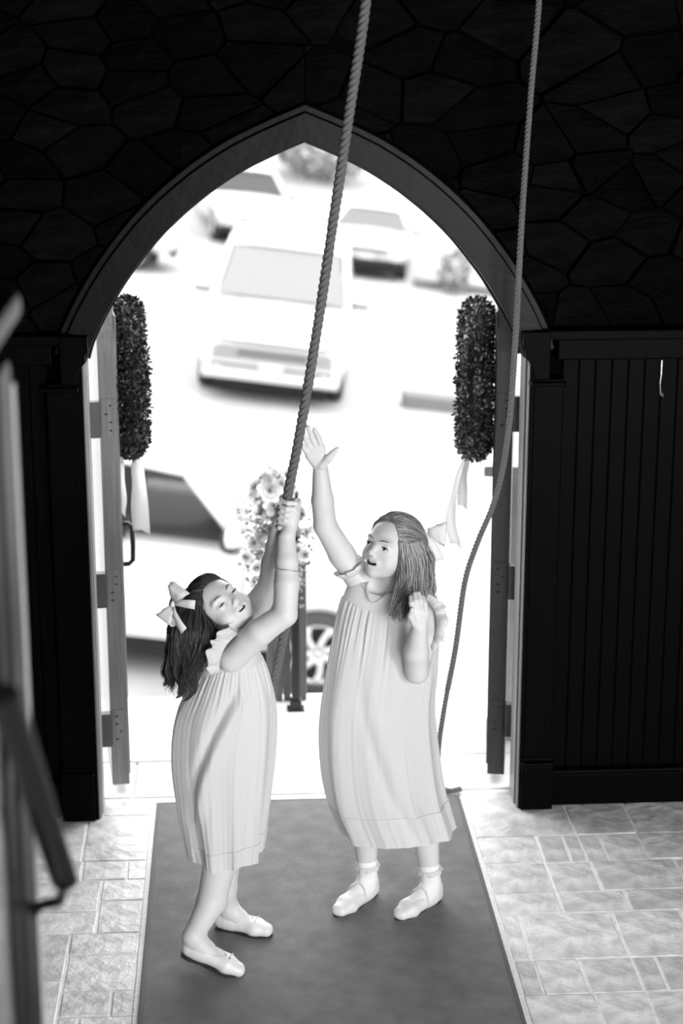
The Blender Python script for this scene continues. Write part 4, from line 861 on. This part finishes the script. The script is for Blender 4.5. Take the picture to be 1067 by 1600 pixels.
def vehicle(name, label, cat, loc, head, p, group=None):
    """p: L,W, top profile of lower body, belt, cabin base/top x ranges, roof, wheel radius, axles, glass"""
    rt = tag(empty(name, loc, roll@Matrix.Rotation(head, 3, 'Z')), label, cat, group)
    L_, W_ = p['L'], p['W']; r = p['r']; zb = p.get('zb', .24); top = p['top']; n = 60; xs = np.linspace(-L_/2, L_/2, n); rows = []
    for x in xs:
        e = 1-abs(2*x/L_)**6*.10-max(0, (abs(2*x/L_)-.9)*10)**2*.10; hw = W_/2*e; zt = lerp_prof(top, x); zl = zb
        for ax_ in p['axles']:
            if abs(x-ax_) < r*1.13: zl = max(zl, r+math.sqrt(max(0, (r*1.13)**2-(x-ax_)**2)))
        m_ = zt-zb; half = [(0, zl if False else zb+0), ]
        sec = [(-.55*hw, zb), (-.80*hw, zb), (-.96*hw, max(zl, zb+.02)), (-1.0*hw, max(zl, zb+.30*m_)), (-.995*hw, max(zl+.005, zb+.62*m_)), (-.94*hw, zb+.90*m_), (-.84*hw, zb+.985*m_), (-.5*hw, zt+.01), (0, zt+.018)]
        full = sec+[(-a, b) for a, b in sec[::-1][1:]]
        rows.append([(x, a, b) for a, b in full])
    mb = MB(); mb.grid(rows); mb.add(rows[0], [tuple(range(len(rows[0])))]); mb.add(rows[-1], [tuple(range(len(rows[0])))[::-1]])
    body_ = mb.build('body_shell', 'carpaint', rt, smooth=True)
    mo = body_.modifiers.new('edge', 'EDGE_SPLIT'); mo.split_angle = math.radians(38)
    for ax_ in p['axles']:
        for sd in (-1, 1):
            wheel(rt, ax_, sd*(W_/2-.13), r, .22, sd)
            MB().tube([(ax_, sd*(W_/2-.32), r*1.05), (ax_, sd*(W_/2-.26), r*1.05)], r*1.1, 30).build('wheel_well', 'trimdark', rt)
    # cabin
    b0, b1, t0, t1, zbelt, zroof = p['cab']; wb_ = W_/2*.93; wt = W_/2*p.get('tumble', .76)
    c = lambda x, y, z_: np.array([x, y, z_])
    zr = lambda x: zroof-.06*abs((x-(t0+t1)/2)/((t1-t0)/2))**2
    def pane(nm, q, m_='glass'):
        q = [np.array(a, float) for a in q]; ce = sum(q)/len(q); q = [ce+(a-ce)*.93 for a in q]; o = MB().add(q, [tuple(range(len(q)))]).build(nm, m_, rt, solid=.01); return o
    pane('windshield', [c(b1, -wb_, zbelt), c(b1, wb_, zbelt), c(t1, wt, zr(t1)), c(t1, -wt, zr(t1))], p.get('wsm', 'glass2')); pane('rear_window', [c(b0, -wb_, zbelt), c(b0, wb_, zbelt), c(t0, wt, zr(t0)), c(t0, -wt, zr(t0))])
    cut = p.get('cuts', [.5]); fr_ = [0]+cut+[1]
    for sd in (-1, 1):
        y_b, y_t = sd*wb_, sd*wt
        for a, b in zip(fr_[:-1], fr_[1:]):
            bx = lambda t: b0+(b1-b0)*t
            txx = lambda t: t0+(t1-t0)*t
            k_ = 6; tp = [c(txx(b+(a-b)*i/k_), y_t, zr(txx(b+(a-b)*i/k_))-.01) for i in range(k_+1)]
            pane('side_window', [c(bx(a), y_b, zbelt), c(bx(b), y_b, zbelt)]+tp)
        for t in fr_: MB().tube([c(b0+(b1-b0)*t, y_b, zbelt-.02), c(t0+(t1-t0)*t, y_t, zr(t0+(t1-t0)*t)-.01)], .04 if t in (0, 1) else .03, 8).build('pillar', 'carpaint' if t in (0, 1) else p.get('bpil', 'carpaint'), rt, smooth=True)
    rows = []
    for x in np.linspace(t0-.04, t1+.04, 14): rows.append([(x, y, zr(min(max(x, t0), t1))+.035*(1-(y/(wt+.03))**4)-.02) for y in np.linspace(-wt-.03, wt+.03, 11)])
    MB().grid(rows, False).build('roof', 'carpaint', rt, smooth=True, solid=.03)
    for sd in (-1, 1):
        MB().ell((b1-.12, sd*(W_/2+.10), zbelt+.10), (.07, .12, .08), 14, 10).build('mirror', 'carpaint', rt, smooth=True)
        MB().ell((b1-.17, sd*(W_/2+.10), zbelt+.09), (.035, .10, .07), 14, 10).build('mirror_glass', 'trimdark', rt, smooth=True)
        MB().ell((b1-.12, sd*(W_/2+.10), zbelt+.045), (.075, .115, .04), 14, 8).build('mirror_base', 'trimdark', rt, smooth=True)
        MB().box((b1-.12, sd*(W_/2+.02), zbelt+.035), (.06, .14, .05)).build('mirror_arm', 'trimdark', rt, bevel=.01)
        for t in p.get('handles', (.05, .55)): MB().box((b0+(b1-b0)*t, sd*(W_/2+.008), zbelt-.14), (.18, .03, .028)).build('door_handle', p.get('hm', 'trimgrey'), rt, bevel=.01)
        for t in [x for x in fr_ if 0 < x < 1]+[1.0]: MB().bb(b0+(b1-b0)*t-.004, b0+(b1-b0)*t+.004, sd*W_/2-.01, sd*W_/2+.004, zb+.2, zbelt-.05).build('door_seam', 'trimgrey', rt)
    xf = L_/2; zh = lerp_prof(top, xf-.15)
    for sd in (-1, 1):
        MB().ell((xf-.12, sd*(W_/2*.74), zb+(zh-zb)*.68), (.10, .20, .10), 16, 10).build('headlamp', 'lamp', rt, smooth=True)
        MB().ell((xf-.04, sd*(W_/2*.70), zb+(zh-zb)*.20), (.05, .09, .05), 12, 8).build('fog_lamp', 'lamp', rt, smooth=True)
    for i, z_ in enumerate(p.get('slats', (.52, .60, .68))): MB().box((xf+.01, 0, zb+(zh-zb)*z_), (.06, W_*p.get('sw', .5), p.get('bh', .022))).build('grille_bar', 'trimgrey', rt, bevel=.006)
    MB().box((xf-.02, 0, zb+(zh-zb)*.60), (.07, W_*.46, .22*(zh-zb))).build('grille', 'trimgrey', rt, bevel=.02)
    MB().box((xf-.03, 0, zb+.02), (.16, W_*.90, .12)).build('bumper_valance', p.get('vm', 'trimdark'), rt, bevel=.03)
    MB().box((xf+.03, 0, zb+(zh-zb)*.28), (.02, .34, .13)).build('number_plate', 'carpaint', rt, bevel=.004)
    for sd, bk in ((-.38, 0), (.38, 0), (-.36, .85), (.36, .85)):
        s_ = MB(); s_.box(((t1+b1)/2-.75-bk, sd, zbelt-.05), (.16, .46, .62), Matrix.Rotation(-.2, 3, 'Y')); s_.box(((t1+b1)/2-.82-bk, sd, zbelt+.30), (.10, .24, .18)); s_.build('seat', 'seat', rt, bevel=.03)
    MB().bb(-L_/2+.35, L_/2-.3, -W_/2+.25, W_/2-.25, .14, zb+.06).build('underbody', 'trimdark', rt)
    return rt
# side-on hatchback close to the steps (front to the right)
vehicle('car', 'white car seen side on just beyond the porch, front wheel right of the railing post', 'car', (-1.02, 7.45, ZS(-1.02)), math.radians(-3), dict(L=4.2, W=1.76, r=.335, zb=.30, axles=(-1.30, 1.35),
  top=[(-2.1, .95), (-1.7, 1.07), (.7, 1.08), (1.5, .98), (1.95, .82), (2.1, .6)], cab=(-1.95, .74, -1.45, .24, 1.08, 1.62), cuts=[.30, .66], bpil='trimdark', handles=(.12, .47), tumble=.74))
# big front-on van like wagon in the street
vehicle('car', 'large white minivan facing the church from across the street, upper left of the doorway', 'car', (.32, 19.3, ZS(.32)), math.radians(-94), dict(L=4.9, W=1.98, r=.37, zb=.34, axles=(-1.5, 1.52),
  top=[(-2.45, 1.1), (-2.0, 1.18), (1.1, 1.18), (1.9, 1.02), (2.3, .88), (2.45, .74)], cab=(-2.35, 1.25, -2.05, .42, 1.18, 1.86), cuts=[.33, .66], tumble=.80, slats=(.50, .66, .86, .28), sw=.80, bh=.035, vm='carpaint'))
# truck further back, right of the rope
vehicle('car', 'low white car with a grey windshield parked beyond the minivan, right of the thick rope', 'car', (2.62, 32.2, ZS(2.62)), math.radians(-97), dict(L=4.4, W=1.72, r=.32, zb=.36, axles=(-1.4, 1.4),
  top=[(-2.2, .86), (.7, .88), (1.5, .84), (2.05, .76), (2.2, .66)], cab=(-1.4, .75, -1.0, .25, .88, 1.30), cuts=[.5], tumble=.66, wsm='kerb'))
vehicle('car', 'small blurred pale car parked far back at the upper left of the doorway', 'car', (-.1, 35.2, ZS(-.1)), math.radians(-80), dict(L=4.3, W=1.8, r=.34, zb=.36, axles=(-1.3, 1.35),
  top=[(-2.15, .9), (-1.7, 1.0), (.8, 1.0), (1.6, .88), (2.15, .66)], cab=(-1.7, .8, -1.2, -.1, 1.0, 1.5), cuts=[.5], wsm='trimdark'))
vehicle('car', 'distant pale car at the far left edge of the doorway opening', 'car', (-3.5, 28.5, ZS(-3.5)), math.radians(0), dict(L=4.3, W=1.8, r=.34, zb=.36, axles=(-1.3, 1.35),
  top=[(-2.15, .9), (-1.7, 1.0), (.8, 1.0), (1.6, .88), (2.15, .66)], cab=(-1.7, .8, -1.2, -.1, 1.0, 1.5), cuts=[.5]))
# low grey kerb walls in the street
def slopebox(name, x0, x1, y0, y1, h, m_, label, cat):
    mb = MB(); mb.add([(x, y, ZS(x)+z_) for z_ in (-.05, h) for y in (y0, y1) for x in (x0, x1)], [(0, 2, 3, 1), (4, 5, 7, 6), (0, 1, 5, 4), (2, 6, 7, 3), (0, 4, 6, 2), (1, 3, 7, 5)])
    return tag(mb.build(name, m_, bevel=.02), label, cat)
slopebox('kerb_wall', 2.0, 2.95, 17.6, 18.0, .19, 'kerb', 'short grey low wall in the street left of the right wreath', 'wall')
slopebox('kerb_wall', 3.35, 5.4, 29.6, 30.0, .17, 'kerb', 'grey kerb strip running right from the low white far car', 'kerb')
# foliage helpers
def bush(name, c, r, n, label, cat, m_='foliage', leaf=.08, group=None):
    e = tag(empty(name, c), label, cat, group); mb = MB()
    mb2 = MB(); mb2.tube([(0, 0, -.1), (0, 0, r[2]*.8)], [.06*r[0]+.02, .03], 8); mb2.build('stem', 'greyboard', e)
    for i in range(n):
        d = RNG.normal(size=3); d /= np.linalg.norm(d); q = d*np.array(r)*random.uniform(.45, 1.0)**.5; q[2] += r[2]
        a = unit(RNG.normal(size=3)); b = unit(np.cross(a, RNG.normal(size=3))); L_ = leaf*random.uniform(.6, 1.3); mb.tone = random.uniform(.35, 1.5)
        mb.add([q, q+a*L_*.5+b*L_*.3, q+a*L_, q+a*L_*.5-b*L_*.3], [(0, 1, 2, 3)])
    tag(mb.build('leaves', m_, e), kind='stuff'); return e
for i, (x, y, zz, r, lb) in enumerate(((-3.3, 33.4, 1.2, (1.5, .8, .8), 'pale hedge bush at the far left on the bank behind the parked cars'), (-.9, 38.6, 2.0, (1.7, .9, .9), 'pale bush on the bank directly behind the small far car'), (2.1, 39.2, 2.1, (1.3, .8, .8), 'pale bush high on the bank seen left of the thick rope near the arch point'))):
    bush('bush', (x, y, ZS(x)+max(0, y-34)*5.5/26), r, 1800, lb, 'bush', leaf=.17)
bush('shrub', (4.1, 29.3, ZS(4.1)), (.35, .3, .45), 500, 'small pale shrub standing at the kerb right of the low white far car', 'shrub', leaf=.12)
# white house front on the bank at the right
h = tag(empty('house', (7.0, 46, ZS(7)+2.2)), 'overexposed white clapboard house on the bank behind the low white car', 'building')
MB().bb(-3.6, 5, 0, 5, -1.5, 4.2).build('wall', 'white', h)
for x in (-2.6, -.4, 1.8): f_ = MB().bb(x-.45, x+.45, -.05, .02, .6, 2.1).build('window', 'trimgrey', h, bevel=.01); MB().bb(x-.38, x+.38, -.08, -.05, .7, 2.0).build('pane', 'glass', f_)
MB().prism([(-3.9, 4.1), (5.3, 4.1), (.7, 6.2)], -.3, 5.2).build('roof', 'white', h)
# white painted pier beyond the right leaf
pr_ = tag(empty('porch_pier', (.755, .66, 0)), 'white painted porch pier under the right wreath behind the right door leaf', 'pier')
MB().bb(-.045, .16, -.12, .12, 0, 1.08).build('shaft', 'white', pr_, bevel=.006); MB().bb(-.085, .18, -.14, .14, 1.09, 1.13).build('cap', 'white', pr_, bevel=.006); MB().bb(-.055, .18, -.13, .13, 0, .10).build('plinth', 'white', pr_, bevel=.006)

# railing post with flowers, grooved panel behind
rp = tag(empty('railing_post', tuple(G(462, 1108))), 'slim black iron railing post on the porch edge between the two girls', 'post'); b0 = np.array(rp.location)
MB().bb(-.016, .016, -.016, .016, .03, .93).build('shaft', 'black', rp, bevel=.002); MB().bb(-.024, .024, -.024, .024, -.002, .045).build('foot', 'black', rp, bevel=.003); MB().bb(-.036, .036, -.03, .03, -.003, .008).build('base_plate', 'black', rp, bevel=.002)
MB().tube([(0, 0, .93), (0, .3, .90), (0, 1.4, .25), (0, 3.4, -.95)], .018, 10).build('handrail', 'black', rp, smooth=True)
gp_ = tag(empty('grooved_panel', (-.075, 1.02, 0)), 'narrow grey panel of grooved boards standing behind the black railing post', 'panel')
for i in range(5): MB().bb(-.085+i*.034, -.085+i*.034+.031, -.012, .012, 0, .62).build('board', 'greyboard', gp_, bevel=.003)
MB().bb(-.10, .10, -.02, .02, .60, .64).build('cap', 'greyboard', gp_, bevel=.004)
def blossom(parent, c, r, n=6):
    d0 = unit(np.array([random.uniform(-.5, .5), -1, random.uniform(-.2, .8)])); a = unit(np.cross(d0, [0.1, .2, 1])); b = np.cross(d0, a); mb = MB()
    for ring, (cnt, tilt, sc) in enumerate(((n, .55, 1.0), (n-1, 1.0, .7))):
        for k_ in range(cnt):
            an = 2*PI*k_/cnt+ring*.5+random.uniform(-.15, .15); o_ = a*math.cos(an)+b*math.sin(an); s_ = np.cross(d0, o_); rows = []
            for t in (0, .3, .6, .85, 1.0):
                ct = c+o_*r*sc*t*math.cos(tilt*t*.8)+d0*r*sc*(t*math.sin(tilt)*.7+.05*math.sin(t*6)); wv = r*sc*.42*math.sin(PI*(.12+.80*t))
                rows.append([ct-s_*wv+d0*wv*.25, ct-d0*0, ct+s_*wv+d0*wv*.25])
            mb.grid(rows, False)
    fl_ = mb.build('blossom', 'petal', parent, smooth=True)
    cm = MB(); cm.tone = .9
    for k_ in range(6): cm.tube([c, c+unit(d0+RNG.normal(size=3)*.35)*r*.5], .0018, 4)
    cm.build('stamens', 'stem', fl_)
fw = tag(empty('flower_arrangement', tuple(P(430, 850, .83))), 'tall arrangement of large white blossoms and pale greenery fixed to the black railing post', 'flowers'); fo = np.array(fw.location)
for (x, y, r) in ((415, 748, .040), (398, 760, .036), (432, 752, .040), (420, 768, .048), (400, 778, .040), (440, 772, .042), (410, 795, .046), (428, 790, .04), (446, 762, .036), (422, 738, .034), (392, 772, .03), (408, 830, .036), (395, 850, .03), (440, 835, .034), (470, 800, .032), (477, 830, .03), (465, 860, .032), (400, 885, .03), (425, 880, .034), (455, 905, .03), (385, 870, .028), (478, 868, .028)):
    blossom(fw, P(x, y, .80+random.uniform(-.05, .08))-fo, r*1.3)
mb = MB()
for i in range(3600):
    y = random.uniform(740, 950); wd = 26 if y < 790 else 50-(max(0, y-860))*.22; x = min(max(random.gauss(432, wd*.5), 432-wd*1.1), 432+wd*1.1); 
    q = P(x, y, .86+random.uniform(-.08, .12))-fo; a = unit(RNG.normal(size=3)); b = unit(np.cross(a, RNG.normal(size=3))); L_ = random.uniform(.016, .036); mb.tone = random.uniform(.2, 2.2)
    mb.add([q, q+a*L_*.5+b*L_*.28, q+a*L_, q+a*L_*.5-b*L_*.28], [(0, 1, 2, 3)])
tag(mb.build('greenery', 'stem', fw), kind='stuff')
sm = MB()
for i in range(14): x = random.uniform(405, 455); sm.tube([P(450, 930, .86)-fo, P((x+450)/2, 860, .86)-fo, P(x, 770, .84)-fo], .002, 5)
sm.build('stems', 'stem', fw)
